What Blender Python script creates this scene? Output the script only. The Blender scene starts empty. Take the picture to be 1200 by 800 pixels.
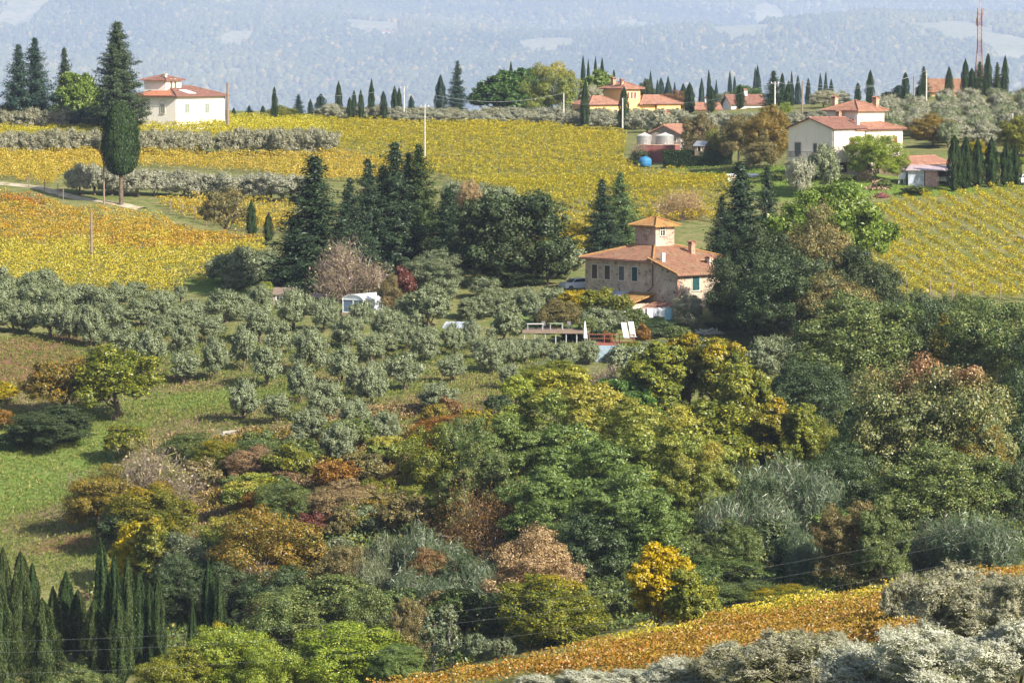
import bpy, math, random
import numpy as np
from mathutils import Vector, Matrix

# ------------------------------------------------------------------ scene basics
SC = bpy.context.scene
COL = SC.collection
RNG = np.random.default_rng(7)
random.seed(7)
F = 4500.0            # focal length in pixels of the 1200 px wide photograph (135 mm lens)
PITCH = math.atan(340.0 / F)
CP, SP = math.cos(PITCH), math.sin(PITCH)
CAMZ = 60.0

def P(u, v, d):
    """point seen at photo pixel (u, v), at distance d along the ground axis y"""
    X = (u - 600.0) / F; Y = (400.0 - v) / F
    dy = CP + Y * SP; dz = -SP + Y * CP
    k = d / dy
    return np.array([X * k, d, CAMZ + dz * k])

def proj(p):
    x, y, z = p[0], p[1], p[2] - CAMZ
    fw = y * CP - z * SP; up = y * SP + z * CP
    return 600 + F * x / fw, 400 - F * up / fw

# ------------------------------------------------------------------ terrain height (thin plate spline)
CTRL = [
 (1200,800,165),(900,800,178),(600,800,215),(480,814,238),(1200,682,245),(1000,707,247),(800,741,252),(560,800,258),
 (1300,704,240),(350,830,290),(100,815,300),(-60,810,310),
 (1100,650,310),(900,690,300),(700,715,300),(600,735,300),(450,770,300),(1250,640,320),
 (300,750,318),(150,740,325),(0,720,330),(-80,700,335),
 (50,650,350),(0,520,392),(0,420,432),(-80,430,430),(150,560,378),(250,470,415),(150,480,408),(120,410,436),(150,345,482),(0,345,480),(-60,330,490),
 (0,300,520),(100,310,512),(250,330,490),(0,240,570),(100,237,574),(0,205,610),(220,265,560),(320,285,530),(150,215,610),(250,205,640),
 (0,150,720),(120,148,730),(250,144,740),(-80,150,720),(0,180,660),(200,182,665),(350,180,670),
 (400,140,770),(600,145,775),(750,150,770),(500,180,665),(600,235,575),(500,235,575),(700,200,640),(750,190,652),
 (330,335,482),(420,365,455),(450,345,466),(560,330,470),(600,370,446),(640,300,500),(690,349,462),(762,376,448),(845,350,456),
 (700,255,550),(780,262,540),(830,215,598),(870,200,612),(960,203,580),(1040,212,570),(1110,222,560),(1200,218,570),(1060,240,552),
 (900,140,760),(1000,140,740),(1100,165,640),(1180,165,650),(1050,120,790),(1180,112,810),(1300,215,575),
 (1100,345,478),(1200,345,480),(1030,340,478),(900,350,455),(950,420,430),
 (700,425,420),(500,450,405),(400,470,398),(450,520,374),(300,560,366),(200,640,342),(350,650,335),(550,560,362),(650,600,350),
 (800,560,365),(1000,560,362),(1150,560,358),(1250,550,362),(1150,450,408),(800,460,405),(800,650,322),(1000,650,312),(500,680,322),
]
_c = np.array([P(*c) for c in CTRL])
_extra = np.array([(0,0,CAMZ-6),(-60,0,CAMZ-7),(60,0,CAMZ-5),(0,60,CAMZ-14),(-60,70,CAMZ-18),(60,60,CAMZ-12),(25,110,CAMZ-19),(-25,110,CAMZ-22),
                   (-150,300,CAMZ-56),(160,300,CAMZ-36),(-170,500,CAMZ-26),(190,500,CAMZ-26),(-200,720,CAMZ-14),(220,720,CAMZ-12),(-160,400,CAMZ-38),(170,400,CAMZ-32)], float)
_c = np.vstack([_c, _extra])
_S = 100.0
def _U(r2):
    return np.where(r2 > 1e-12, 0.5 * r2 * np.log(np.maximum(r2, 1e-12)), 0.0)
_q = _c[:, :2] / _S
_K = _U(((_q[:, None] - _q[None]) ** 2).sum(-1)) + 0.02 * np.eye(len(_q))
_Pm = np.hstack([np.ones((len(_q), 1)), _q])
_A = np.block([[_K, _Pm], [_Pm.T, np.zeros((3, 3))]])
_w = np.linalg.solve(_A, np.concatenate([_c[:, 2], np.zeros(3)]))
YC = 800.0
def _tps(x, y):
    q = np.stack([x, y], -1) / _S
    out = np.empty(len(q))
    for i in range(0, len(q), 20000):
        s = q[i:i + 20000]
        k = _U(((s[:, None] - _q[None]) ** 2).sum(-1))
        out[i:i + 20000] = k @ _w[:-3] + _w[-3] + s @ _w[-2:]
    return out
def vnoise(x, y, s, seed):
    """cheap smooth value noise"""
    r = np.random.default_rng(seed).random((64, 64))
    X = x/s; Y = y/s; i = np.floor(X).astype(int); j = np.floor(Y).astype(int)
    f = X-i; g = Y-j; f = f*f*(3-2*f); g = g*g*(3-2*g)
    a = r[i%64, j%64]; b = r[(i+1)%64, j%64]; c = r[i%64, (j+1)%64]; d = r[(i+1)%64, (j+1)%64]
    return (a*(1-f)+b*f)*(1-g)+(c*(1-f)+d*f)*g
def gz(x, y):
    x = np.atleast_1d(np.asarray(x, float)); y = np.atleast_1d(np.asarray(y, float))
    z = _tps(np.clip(x, -230, 230), np.minimum(y, YC))
    e = np.maximum(y - YC, 0.0)
    z = z - 0.00035 * np.minimum(e, 150) ** 2 - np.maximum(e - 150, 0) * 0.1
    bump = .35*(vnoise(x, y, 6, 1)-.5) + .25*(vnoise(x, y, 2.7, 2)-.5) + .9*(vnoise(x, y, 22, 3)-.5)
    return z + bump*np.clip((y-60)/60, 0, 1)
def G(x, y):
    return float(gz(x, y)[0])

_ys = np.concatenate([np.arange(120, 500, 1.0), np.arange(500, 815, 1.5)])
def at(u, v, dmax=None):
    """ground point under photo pixel (u, v)"""
    X = (u - 600.0) / F; Y = (400.0 - v) / F
    dy = CP + Y * SP; dz = -SP + Y * CP
    k = _ys / dy
    x = X * k; z = CAMZ + dz * k
    g = gz(x, _ys)
    hit = np.nonzero(z <= g)[0]
    if len(hit) == 0:
        i = len(_ys) - 1
        return np.array([x[i], _ys[i], g[i]])
    i = hit[0]
    return np.array([x[i], _ys[i], g[i]])

# ------------------------------------------------------------------ small node helpers
def new_mat(name):
    m = bpy.data.materials.new(name); m.use_nodes = True
    nt = m.node_tree; nt.nodes.clear()
    out = nt.nodes.new('ShaderNodeOutputMaterial')
    return m, nt, out
def nd(nt, typ, **kw):
    n = nt.nodes.new(typ)
    for k, v in kw.items():
        if k.startswith('i_'):
            key = k[2:]
            key = int(key) if key.isdigit() else key.replace('_', ' ')
            n.inputs[key].default_value = v
        else:
            setattr(n, k, v)
    return n
def rgb(c): return (c[0], c[1], c[2], 1.0)
def mixc(nt, fac, a, b, blend='MIX'):
    n = nt.nodes.new('ShaderNodeMix'); n.data_type = 'RGBA'; n.blend_type = blend
    for sock, val in ((n.inputs[0], fac), (n.inputs[6], a), (n.inputs[7], b)):
        if hasattr(val, 'is_output'): nt.links.new(val, sock)
        elif isinstance(val, (int, float)): sock.default_value = val
        else: sock.default_value = rgb(val)
    return n.outputs[2]
def ramp(nt, val, lo, hi):
    n = nt.nodes.new('ShaderNodeMapRange'); n.interpolation_type = 'SMOOTHSTEP'
    nt.links.new(val, n.inputs[0]); n.inputs[1].default_value = lo; n.inputs[2].default_value = hi
    return n.outputs[0]
def noise(nt, vec, scale, detail=4, rough=0.55, out=0):
    n = nt.nodes.new('ShaderNodeTexNoise'); n.inputs['Scale'].default_value = scale
    n.inputs['Detail'].default_value = detail; n.inputs['Roughness'].default_value = rough
    if vec is not None: nt.links.new(vec, n.inputs['Vector'])
    return n.outputs[out]
def geo_pos(nt): return nt.nodes.new('ShaderNodeNewGeometry').outputs['Position']
def obj_co(nt): return nt.nodes.new('ShaderNodeTexCoord').outputs['Object']

# ------------------------------------------------------------------ tagging
def tag(o, label=None, cat=None, group=None, kind=None):
    if label: o['label'] = label
    if cat: o['category'] = cat
    if group: o['group'] = group
    if kind: o['kind'] = kind
    return o
def empty(name, loc, rz=0.0):
    o = bpy.data.objects.new(name, None); COL.objects.link(o)
    o.location = tuple(float(c) for c in loc); o.rotation_euler = (0, 0, rz); o.empty_display_size = 0.5
    return o

# ------------------------------------------------------------------ numpy mesh
def np_mesh(name, verts, faces, mat=None, attrs=None, smooth=False):
    """faces: (N,k) int array, all of the same size"""
    me = bpy.data.meshes.new(name)
    n, k = faces.shape
    me.vertices.add(len(verts)); me.vertices.foreach_set('co', np.ascontiguousarray(verts, np.float32).ravel())
    me.loops.add(n * k); me.loops.foreach_set('vertex_index', np.ascontiguousarray(faces, np.int32).ravel())
    me.polygons.add(n); me.polygons.foreach_set('loop_start', np.arange(0, n * k, k, dtype=np.int32))
    if smooth: me.polygons.foreach_set('use_smooth', np.ones(n, bool))
    me.update(calc_edges=True)
    for an, av in (attrs or {}).items():
        a = me.attributes.new(an, 'FLOAT', 'FACE'); a.data.foreach_set('value', np.ascontiguousarray(av, np.float32))
    me.materials.append(mat)
    return me
def link(name, me, parent=None):
    o = bpy.data.objects.new(name, me); COL.objects.link(o)
    if parent is not None: o.parent = parent
    return o

class MB:
    """collects faces (with uv in metres) and builds ONE mesh"""
    def __init__(s): s.v = []; s.f = []; s.uv = []
    def face(s, pts, uv=None):
        b = len(s.v); s.v += [tuple(float(c) for c in p) for p in pts]; s.f.append(tuple(range(b, b + len(pts))))
        if uv is None:
            a = Vector(pts[0]); e = (Vector(pts[1]) - a)
            e = e.normalized() if e.length > 1e-9 else Vector((1, 0, 0))
            n = e.cross(Vector(pts[-1]) - a); n = n.normalized() if n.length > 1e-9 else Vector((0, 0, 1))
            w = n.cross(e)
            uv = [((Vector(p) - a).dot(e), (Vector(p) - a).dot(w)) for p in pts]
        s.uv.append(uv)
    def hexa(s, p):   # 8 points: bottom 0-3 ccw, top 4-7
        for q in ((3,2,1,0),(4,5,6,7),(0,1,5,4),(1,2,6,5),(2,3,7,6),(3,0,4,7)):
            s.face([p[i] for i in q])
    def box(s, x0, x1, y0, y1, z0, z1):
        s.hexa([(x0,y0,z0),(x1,y0,z0),(x1,y1,z0),(x0,y1,z0),(x0,y0,z1),(x1,y0,z1),(x1,y1,z1),(x0,y1,z1)])
    def obox(s, o, t, n, a0, a1, b0, b1, z0, z1):
        """box in a frame: o origin, t tangent (2D), n normal (2D)"""
        q = lambda a, b, z: (o[0] + t[0]*a + n[0]*b, o[1] + t[1]*a + n[1]*b, o[2] + z)
        s.hexa([q(a0,b0,z0),q(a1,b0,z0),q(a1,b1,z0),q(a0,b1,z0),q(a0,b0,z1),q(a1,b0,z1),q(a1,b1,z1),q(a0,b1,z1)])
    def slab(s, pts, th):
        """roof plane: pts eave first (eave left, eave right, ...), thickened downward"""
        lo = [(p[0], p[1], p[2] - th) for p in pts]
        s.face(pts); s.face(lo[::-1])
        n = len(pts)
        for i in range(n):
            j = (i + 1) % n
            s.face([lo[i], lo[j], pts[j], pts[i]])
    def tube(s, pts, r, n=6, cap=True):
        pts = [Vector(p) for p in pts]
        rs = r if hasattr(r, '__len__') else [r] * len(pts)
        rings = []
        for i, p in enumerate(pts):
            d = (pts[min(i+1, len(pts)-1)] - pts[max(i-1, 0)]).normalized()
            a = d.orthogonal().normalized() if abs(d.z) < 0.95 else Vector((1,0,0)).cross(d).normalized()
            b = d.cross(a)
            rings.append([p + (a*math.cos(2*math.pi*k/n) + b*math.sin(2*math.pi*k/n))*rs[i] for k in range(n)])
        for i in range(len(pts)-1):
            for k in range(n):
                l = (k+1) % n
                s.face([rings[i][k], rings[i][l], rings[i+1][l], rings[i+1][k]])
        if cap:
            s.face(rings[0][::-1]); s.face(rings[-1])
    def lathe(s, o, prof, n=20):
        """prof: list of (r, z)"""
        for i in range(len(prof)-1):
            (r0,z0),(r1,z1) = prof[i], prof[i+1]
            for k in range(n):
                a = 2*math.pi*k/n; b = 2*math.pi*(k+1)/n
                s.face([(o[0]+r0*math.cos(a),o[1]+r0*math.sin(a),o[2]+z0),(o[0]+r0*math.cos(b),o[1]+r0*math.sin(b),o[2]+z0),
                        (o[0]+r1*math.cos(b),o[1]+r1*math.sin(b),o[2]+z1),(o[0]+r1*math.cos(a),o[1]+r1*math.sin(a),o[2]+z1)])
    def build(s, name, mat, parent=None, smooth=False, label=None):
        me = bpy.data.meshes.new(name); me.from_pydata(s.v, [], s.f)
        uvl = me.uv_layers.new(name='UVMap')
        flat = [c for f in s.uv for p in f for c in p]
        uvl.data.foreach_set('uv', flat)
        if smooth: me.polygons.foreach_set('use_smooth', np.ones(len(s.f), bool))
        me.materials.append(mat); me.update()
        o = link(name, me, parent)
        if label: o['label'] = label
        return o

# ------------------------------------------------------------------ foliage material and leaf meshes
BRIGHT = 1.35
def leaf_mat(name, A, B, C, T=None, t_lo=0.6, t_hi=0.95, back=None, trans=0.3, acc=0.82, gloss=0.03):
    k_ = 1.0 if name in ('cypress_blue','fir','far_wood','reed','sage','ivy_gold') or name.startswith('vine_') else 1.1 if name in ('yellow','yellow_green','orange','autumn','rust','tan','lime','grass','grass_lush') else (1.15 if name in ('cypress','holm','oak_dark','olive_silver') else BRIGHT)
    A, B, C, T, back = [tuple(min(.75, x*k_) for x in q) if q is not None else None for q in (A, B, C, T, back)]
    m, nt, out = new_mat('foliage_' + name)
    L = nt.links
    rn = nd(nt, 'ShaderNodeAttribute', attribute_name='rnd').outputs['Fac']
    cl = nd(nt, 'ShaderNodeAttribute', attribute_name='clump').outputs['Fac']
    oi = nd(nt, 'ShaderNodeObjectInfo')
    c = mixc(nt, cl, A, B)
    c = mixc(nt, ramp(nt, rn, acc - 0.05, acc + 0.15), c, C)
    if T is not None:
        g = nd(nt, 'ShaderNodeSeparateXYZ'); L.new(nd(nt, 'ShaderNodeTexCoord').outputs['Generated'], g.inputs[0])
        s = nd(nt, 'ShaderNodeMath', operation='MULTIPLY_ADD'); L.new(cl, s.inputs[0]); s.inputs[1].default_value = 0.35; L.new(g.outputs[2], s.inputs[2])
        c = mixc(nt, ramp(nt, s.outputs[0], t_lo, t_hi), c, T)
    # every plant a little different
    hs = nd(nt, 'ShaderNodeHueSaturation'); L.new(c, hs.inputs['Color'])
    hs.inputs['Saturation'].default_value = 1.12
    for key, lo, hi, src in (('Hue', 0.488, 0.506, oi.outputs['Random']), ('Value', 0.72, 1.28, rn)):
        mr = nd(nt, 'ShaderNodeMapRange'); L.new(src, mr.inputs[0]); mr.inputs[3].default_value = lo; mr.inputs[4].default_value = hi
        L.new(mr.outputs[0], hs.inputs[key])
    c = hs.outputs['Color']
    if back is not None:
        bf = nt.nodes.new('ShaderNodeNewGeometry').outputs['Backfacing']
        c = mixc(nt, bf, c, back)
    d = nd(nt, 'ShaderNodeBsdfDiffuse'); L.new(c, d.inputs['Color'])
    t = nd(nt, 'ShaderNodeBsdfTranslucent'); L.new(c, t.inputs['Color'])
    mx = nd(nt, 'ShaderNodeMixShader'); mx.inputs[0].default_value = trans
    L.new(d.outputs[0], mx.inputs[1]); L.new(t.outputs[0], mx.inputs[2])
    res = mx.outputs[0]
    if gloss > 0:
        gl = nd(nt, 'ShaderNodeBsdfGlossy'); gl.inputs['Roughness'].default_value = 0.45; gl.inputs['Color'].default_value = (1,1,1,1)
        m2 = nd(nt, 'ShaderNodeMixShader'); m2.inputs[0].default_value = gloss
        L.new(res, m2.inputs[1]); L.new(gl.outputs[0], m2.inputs[2]); res = m2.outputs[0]
    L.new(res, out.inputs['Surface'])
    return m

def unit(a): return a / np.maximum(np.linalg.norm(a, axis=-1, keepdims=True), 1e-9)
def rdir(n, rng): return unit(rng.normal(size=(n, 3)))

class Leaves:
    def __init__(s): s.p=[]; s.n=[]; s.t=[]; s.l=[]; s.w=[]; s.c=[]
    def add(s, p, n, t, l, w, c):
        k = len(p)
        bc = lambda a: np.broadcast_to(np.asarray(a, float), (k,)).copy()
        s.p.append(p); s.n.append(n); s.t.append(t); s.l.append(bc(l)); s.w.append(bc(w)); s.c.append(bc(c))
    def mesh(s, name, rng):
        p = np.vstack(s.p); n = unit(np.vstack(s.n)); t = np.vstack(s.t); l = np.concatenate(s.l)[:, None]; w = np.concatenate(s.w)[:, None]
        c = np.concatenate(s.c)
        t = unit(t - n * (t * n).sum(-1, keepdims=True)); b = np.cross(n, t)
        k = len(p)
        off = n * l * 0.12
        v = np.empty((k, 4, 3))
        v[:, 0] = p - t*l*0.5 - off; v[:, 1] = p + b*w*0.5; v[:, 2] = p + t*l*0.5 - off; v[:, 3] = p - b*w*0.5
        return np_mesh(name, v.reshape(-1, 3), np.arange(4*k).reshape(k, 4), None, {'rnd': rng.random(k), 'clump': c})

UP = np.array([0, 0, 1.0])
def clump_leaves(L, rng, cen, rad, outd, n, ls, aspect, cval, upb=0.25, rnd=0.36, tdir=None, tb=0.0, flat=0.8):
    d = rdir(n, rng); r = rad * rng.random(n)[:, None] ** 0.45
    p = cen + d * r * np.array([1, 1, flat])
    nn = unit(0.55*d + 0.6*outd + upb*UP + rnd*rng.normal(size=(n, 3)))
    t = rng.normal(size=(n, 3))
    if tdir is not None: t = t*(1-tb) + np.asarray(tdir)*tb*2
    l = ls * rng.uniform(0.7, 1.35, n)
    L.add(p, nn, t, l, l*aspect, np.clip(cval + rng.normal(0, .12, n), 0, 1))

def lobed_crown(rng, H, W, base, nl, nc, nlv, ls, aspect, lobe=(0.30, 0.46), topbias=0.0, rc=0.38, upb=0.25, droop=0.0, flat=0.8, sprig=0, fill=0.16, shell=(0.45,0.8), xs=1.0, fullb=True, nrnd=.42):
    L = Leaves(); cz = base + (H-base)*0.5; ax = np.array([W/2*xs, W/2, (H-base)/2])
    cen = []; rad = []
    tries = 0
    while len(cen) < nl and tries < 3000:
        tries += 1
        d = rdir(1, rng)[0]
        if topbias and d[2] < -topbias: continue
        r = rng.uniform(*lobe) * min(W, (H-base)) / 2
        if d[2] < 0 and fullb: d[:2] *= max(1.0, .82/max(np.linalg.norm(d[:2]), .2))
        f = rng.uniform(*shell)
        c = np.array([0,0,cz]) + d*ax*f
        # keep inside the envelope
        e = np.linalg.norm((c-np.array([0,0,cz]))/ax) + r/np.mean(ax)
        if e > (1.12 if d[2] >= 0 else 1.3): continue
        if any(np.linalg.norm(c-c2) < 0.55*(r+r2) for c2, r2 in zip(cen, rad)): continue
        cen.append(c); rad.append(r)
    cen.append(np.array([0,0,cz])); rad.append(0.5*min(ax))
    cen = np.array(cen); rad = np.array(rad)
    for i in range(len(cen)):
        d = rdir(nc, rng)
        lc = rng.random()
        for dd in d:
            pc = cen[i] + dd*rad[i]*rng.uniform(0.72, 1.05)*np.array([1,1,0.85])
            if pc[2] < base*0.7: continue
            dist = np.linalg.norm(cen-pc, axis=1)/rad; dist[i] = 9
            if dist.min() < 0.72: continue
            if droop: pc = pc - UP*droop*rng.random()*rad[i]
            n = max(6, int(nlv*rng.uniform(0.6,1.4)))
            clump_leaves(L, rng, pc, rad[i]*rc*rng.uniform(.7,1.3), dd, n, ls, aspect, 0.6*lc+0.4*rng.random(), upb=upb, flat=flat, rnd=nrnd)
            if sprig and dd[2] > -0.2:
                k = sprig
                dirs = unit(dd*0.5 + UP*0.9 + 0.45*rng.normal(size=3))
                s = rng.random(k)[:, None]*rad[i]*0.75
                p = pc + dirs*s + rng.normal(size=(k,3))*0.05*rad[i]
                nn = unit(.45*rng.normal(size=(k,3)) + 0.7*dd + .3*UP)
                t = unit(dirs + 0.5*rng.normal(size=(k,3)))
                L.add(p, nn, t, ls*rng.uniform(.8,1.3,k), ls*aspect, np.full(k, lc))
        n = int(nc*nlv*fill)
        d = rdir(n, rng); p = cen[i] + d*rad[i]*0.75*rng.random(n)[:, None]**0.4
        L.add(p, unit(d + 0.6*rng.normal(size=(n,3))), rng.normal(size=(n,3)), ls*1.4, ls*1.4*max(aspect,.5), lc)
    return L, cen, rad

def limb_trunk(cen, rad, base, r0, H, rng, nmax=9, lean=0.04):
    mb = MB()
    top = np.array([rng.normal()*lean*H, rng.normal()*lean*H, base + (H-base)*0.45])
    mid = np.array([top[0]*0.4+rng.normal()*0.03*H, top[1]*0.4, base*0.75])
    mb.tube([(0,0,-0.5),(0,0,0.05*H),mid,top], [r0*1.35, r0*1.05, r0*0.8, r0*0.45], 8)
    idx = np.argsort(-rad)[:nmax]
    for i in idx:
        c = cen[i]
        st = mid + (top-mid)*rng.random()
        m2 = (st+c)/2 + np.array([0,0,-0.08*H*rng.random()])
        mb.tube([st, m2, c], [r0*0.42, r0*0.28, r0*0.08], 5, cap=False)
    return mb
# ------------------------------------------------------------------ bark / wood materials
def bark_mat(name, c1, c2):
    m, nt, out = new_mat(name)
    n = noise(nt, obj_co(nt), 6, 5)
    b = nd(nt, 'ShaderNodeBsdfPrincipled'); b.inputs['Roughness'].default_value = 0.9; b.inputs['Specular IOR Level'].default_value = 0.1
    nt.links.new(mixc(nt, ramp(nt, n, .35, .65), c1, c2), b.inputs['Base Color'])
    bp = nd(nt, 'ShaderNodeBump'); bp.inputs['Strength'].default_value = 0.6; bp.inputs['Distance'].default_value = 0.05
    nt.links.new(n, bp.inputs['Height']); nt.links.new(bp.outputs[0], b.inputs['Normal'])
    nt.links.new(b.outputs[0], out.inputs['Surface'])
    return m
BARK = bark_mat('bark_brown', (.09,.065,.045), (.17,.13,.10))
BARK_PALE = bark_mat('bark_pale', (.26,.23,.20), (.42,.39,.36))
BARK_TWIG = bark_mat('bark_twig', (.20,.14,.12), (.30,.22,.19))

PAL = {}
def pal(name, *a, **k): PAL[name] = leaf_mat(name, *a, **k)
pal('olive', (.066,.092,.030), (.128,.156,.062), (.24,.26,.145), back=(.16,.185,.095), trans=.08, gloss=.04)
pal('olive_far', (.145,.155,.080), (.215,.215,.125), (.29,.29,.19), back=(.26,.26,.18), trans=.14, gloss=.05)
pal('olive_silver', (.25,.265,.125), (.39,.395,.215), (.58,.56,.40), back=(.44,.44,.34), trans=.16, gloss=.06)
pal('olive_brown', (.125,.142,.046), (.205,.210,.080), (.34,.33,.175), back=(.24,.23,.15), trans=.14, gloss=.05)
pal('cypress', (.018,.038,.014), (.031,.055,.020), (.052,.074,.026), trans=.10, gloss=.008)
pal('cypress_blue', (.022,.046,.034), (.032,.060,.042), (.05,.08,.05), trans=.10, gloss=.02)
pal('cypress_olive', (.022,.038,.014), (.040,.056,.020), (.068,.08,.03), trans=.12, gloss=.008)
pal('fir', (.020,.038,.020), (.034,.056,.026), (.058,.080,.036), trans=.10, gloss=.02)
pal('fir_light', (.050,.085,.030), (.085,.125,.045), (.14,.17,.06), trans=.15)
pal('pine', (.068,.118,.022), (.115,.165,.034), (.17,.21,.055), trans=.2)
pal('pine_round', (.038,.078,.018), (.060,.110,.026), (.10,.145,.04), trans=.2)
pal('holm', (.032,.050,.022), (.054,.072,.032), (.075,.09,.042), trans=.12, gloss=.015)
pal('oak', (.058,.086,.028), (.100,.126,.040), (.17,.175,.065), trans=.2)
pal('oak_dark', (.032,.054,.022), (.056,.080,.030), (.09,.11,.045), trans=.15)
pal('oak_brown', (.085,.085,.034), (.145,.120,.050), (.22,.155,.06), trans=.2)
pal('locust', (.100,.135,.034), (.160,.195,.046), (.24,.24,.06), T=(.26,.24,.055), t_lo=.75, t_hi=1.2, trans=.28)
pal('locust_green', (.068,.108,.032), (.110,.155,.046), (.17,.20,.065), trans=.25)
pal('yellow', (.24,.21,.028), (.42,.34,.030), (.52,.36,.04), trans=.3)
pal('yellow_green', (.100,.130,.026), (.180,.192,.036), (.31,.28,.045), trans=.3)
pal('lime', (.14,.20,.035), (.23,.28,.05), (.34,.34,.07), trans=.3)
pal('autumn', (.125,.12,.030), (.215,.165,.042), (.33,.20,.04), trans=.28)
pal('orange', (.17,.090,.030), (.25,.135,.036), (.34,.22,.05), trans=.28)
pal('rust', (.14,.080,.040), (.20,.115,.050), (.26,.17,.06), trans=.25)
pal('red', (.07,.028,.020), (.11,.038,.028), (.14,.08,.035), trans=.25)
pal('tan', (.27,.20,.10), (.36,.27,.14), (.42,.33,.18), trans=.25)
pal('pink_top', (.085,.105,.040), (.150,.155,.060), (.24,.21,.09), T=(.27,.145,.085), t_lo=.90, t_hi=1.28, trans=.25)
pal('sage', (.095,.125,.060), (.155,.180,.095), (.24,.25,.15), trans=.2)
pal('reed', (.062,.100,.044), (.110,.150,.072), (.19,.21,.12), trans=.25, gloss=.05)
pal('bramble', (.042,.072,.024), (.080,.110,.034), (.17,.16,.045), trans=.2)
pal('ivy_gold', (.095,.125,.028), (.185,.190,.034), (.36,.29,.04), T=(.36,.26,.03), t_lo=.9, t_hi=1.3, trans=.28)
pal('dry', (.135,.10,.055), (.20,.145,.075), (.27,.20,.10), trans=.2)
pal('twig', (.135,.103,.082), (.195,.155,.118), (.25,.23,.10), trans=.15)
pal('spruce_gold', (.10,.105,.030), (.17,.15,.04), (.25,.19,.05), trans=.15)

# ------------------------------------------------------------------ plant prototypes: crown mesh + trunk mesh
PROTO = {}   # kind -> list of (crown mesh, trunk mesh, H, W)
def reg(kind, L, mb, H, W, seed, bark=None):
    rng = np.random.default_rng(seed + 999)
    cm = L.mesh(kind + '_crown', rng)
    # measured extent so that sizes given later are what one sees
    co = np.empty(len(cm.vertices)*3, np.float32); cm.vertices.foreach_get('co', co); co = co.reshape(-1, 3)
    top = np.percentile(co[:, 2], 99.7); rr = np.percentile(np.abs(co[:, 0]), 98.5)*2
    tm = None
    if mb is not None:
        o = mb.build('trunk', bark or BARK); tm = o.data; bpy.data.objects.remove(o)
    PROTO.setdefault(kind, []).append((cm, tm, float(top), float(rr)))

def P_broad(kind, seed, H=12, W=10, base=1.6, nl=16, nc=26, nlv=34, ls=.30, aspect=.62, r0=.25, bark=None, **k):
    rng = np.random.default_rng(seed)
    L, c, r = lobed_crown(rng, H, W, base, nl, nc, nlv, ls, aspect, **k)
    reg(kind, L, limb_trunk(c, r, base, r0, H, rng), H, W, seed, bark)
for s in range(5): P_broad('broad', 10+s, H=12, W=10.5, base=.5, nl=[24,30,20,27,34][s], nc=30, nlv=62, ls=.19, lobe=(.24,.42), topbias=.85, shell=(.5,.88))
for s in range(3): P_broad('feather', 20+s, H=13, W=10, base=.6, nl=38, nc=26, nlv=62, ls=.21, aspect=.36, lobe=(.17,.32), topbias=.85, flat=.6, upb=.4, droop=.25, shell=(.5,.9))
for s in range(3): P_broad('holm', 30+s, H=10, W=11, base=.3, nl=34, nc=30, nlv=30, ls=.26, aspect=.6, lobe=(.22,.36), r0=.3, topbias=.9, shell=(.5,.88))
for s in range(4): P_broad('bush', 40+s, H=3, W=3.6, base=.1, nl=16, nc=24, nlv=34, ls=.12, aspect=.6, r0=.07, topbias=.4)
for s in range(3): P_broad('drape', 50+s, H=8, W=5.5, base=.3, nl=20, nc=30, nlv=56, ls=.17, aspect=.7, r0=.16, lobe=(.22,.38), topbias=.8, droop=.9)
for s in range(5): P_broad('olive', 60+s, H=4.2, W=4.2, base=.12, nl=[16,20,14,18,22][s], nc=26, nlv=36, ls=.165, aspect=.32, nrnd=.45, r0=.17, lobe=(.26,.42), topbias=.85, sprig=11, shell=(.4,.80), xs=[1,1.15,.9,1.05,1.2][s])
for s in range(3): P_broad('olive_big', 70+s, H=4.2, W=5.0, base=.1, nl=30, nc=36, nlv=60, ls=.12, aspect=.22, nrnd=.8, r0=.17, lobe=(.18,.34), topbias=.85, sprig=44, rc=.42, xs=[1,1.15,.95][s])
for s in range(2): P_broad('thin', 80+s, H=8, W=3.6, base=1.5, nl=13, nc=14, nlv=20, ls=.24, aspect=.6, r0=.14, lobe=(.28,.46), bark=BARK_PALE, fill=.04)
for s in range(2): P_broad('forked', 85+s, H=8, W=8.5, base=.9, nl=24, nc=24, nlv=34, ls=.21, aspect=.6, r0=.28, lobe=(.22,.36), topbias=.65, fill=.10, sprig=6)

def P_cypress(seed, H=10, W=1.75, n=20000, kind='cypress', trunk=0.25, pw=(0.35,0.75), ls=.17, lump=.22):
    rng = np.random.default_rng(seed); L = Leaves()
    t = rng.random(n); ph = rng.random(n)*2*np.pi
    prof = t**pw[0]*(1-t)**pw[1]; mx = (pw[0]/(sum(pw)))**pw[0]*(pw[1]/sum(pw))**pw[1]
    k1, k2 = rng.integers(4,7), rng.integers(7,11)
    a1, a2, a3 = rng.random(3)*6
    f = 1 + lump*np.sin(k1*ph+a1+3*t) + lump*.7*np.sin(k2*ph+a2-9*t) + lump*.6*np.sin(23*t+a3+2*ph)
    sh = np.where(rng.random(n) < .8, rng.uniform(.86,1.06,n), rng.uniform(.3,.86,n))
    r = W/2*prof/mx*f*sh
    o = np.stack([np.cos(ph), np.sin(ph), np.zeros(n)], -1)
    p = o*r[:, None]; p[:, 2] = trunk + t*(H-trunk)
    nn = unit(o + 0.25*UP + .5*rng.normal(size=(n,3)))
    tt = unit(UP + .35*o + .25*rng.normal(size=(n,3)))
    l = ls*rng.uniform(.7,1.4,n)
    cl = np.clip(.5+.35*np.sin(k1*ph+a1+3*t)+.2*rng.normal(size=n), 0, 1)
    L.add(p, nn, tt, l, l*.42, cl)
    mb = MB(); mb.tube([(0,0,-.5),(0,0,H*.5),(0,0,H*.93)], [W*.07, W*.05, .02], 7)
    reg(kind, L, mb, H, W, seed)
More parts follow.
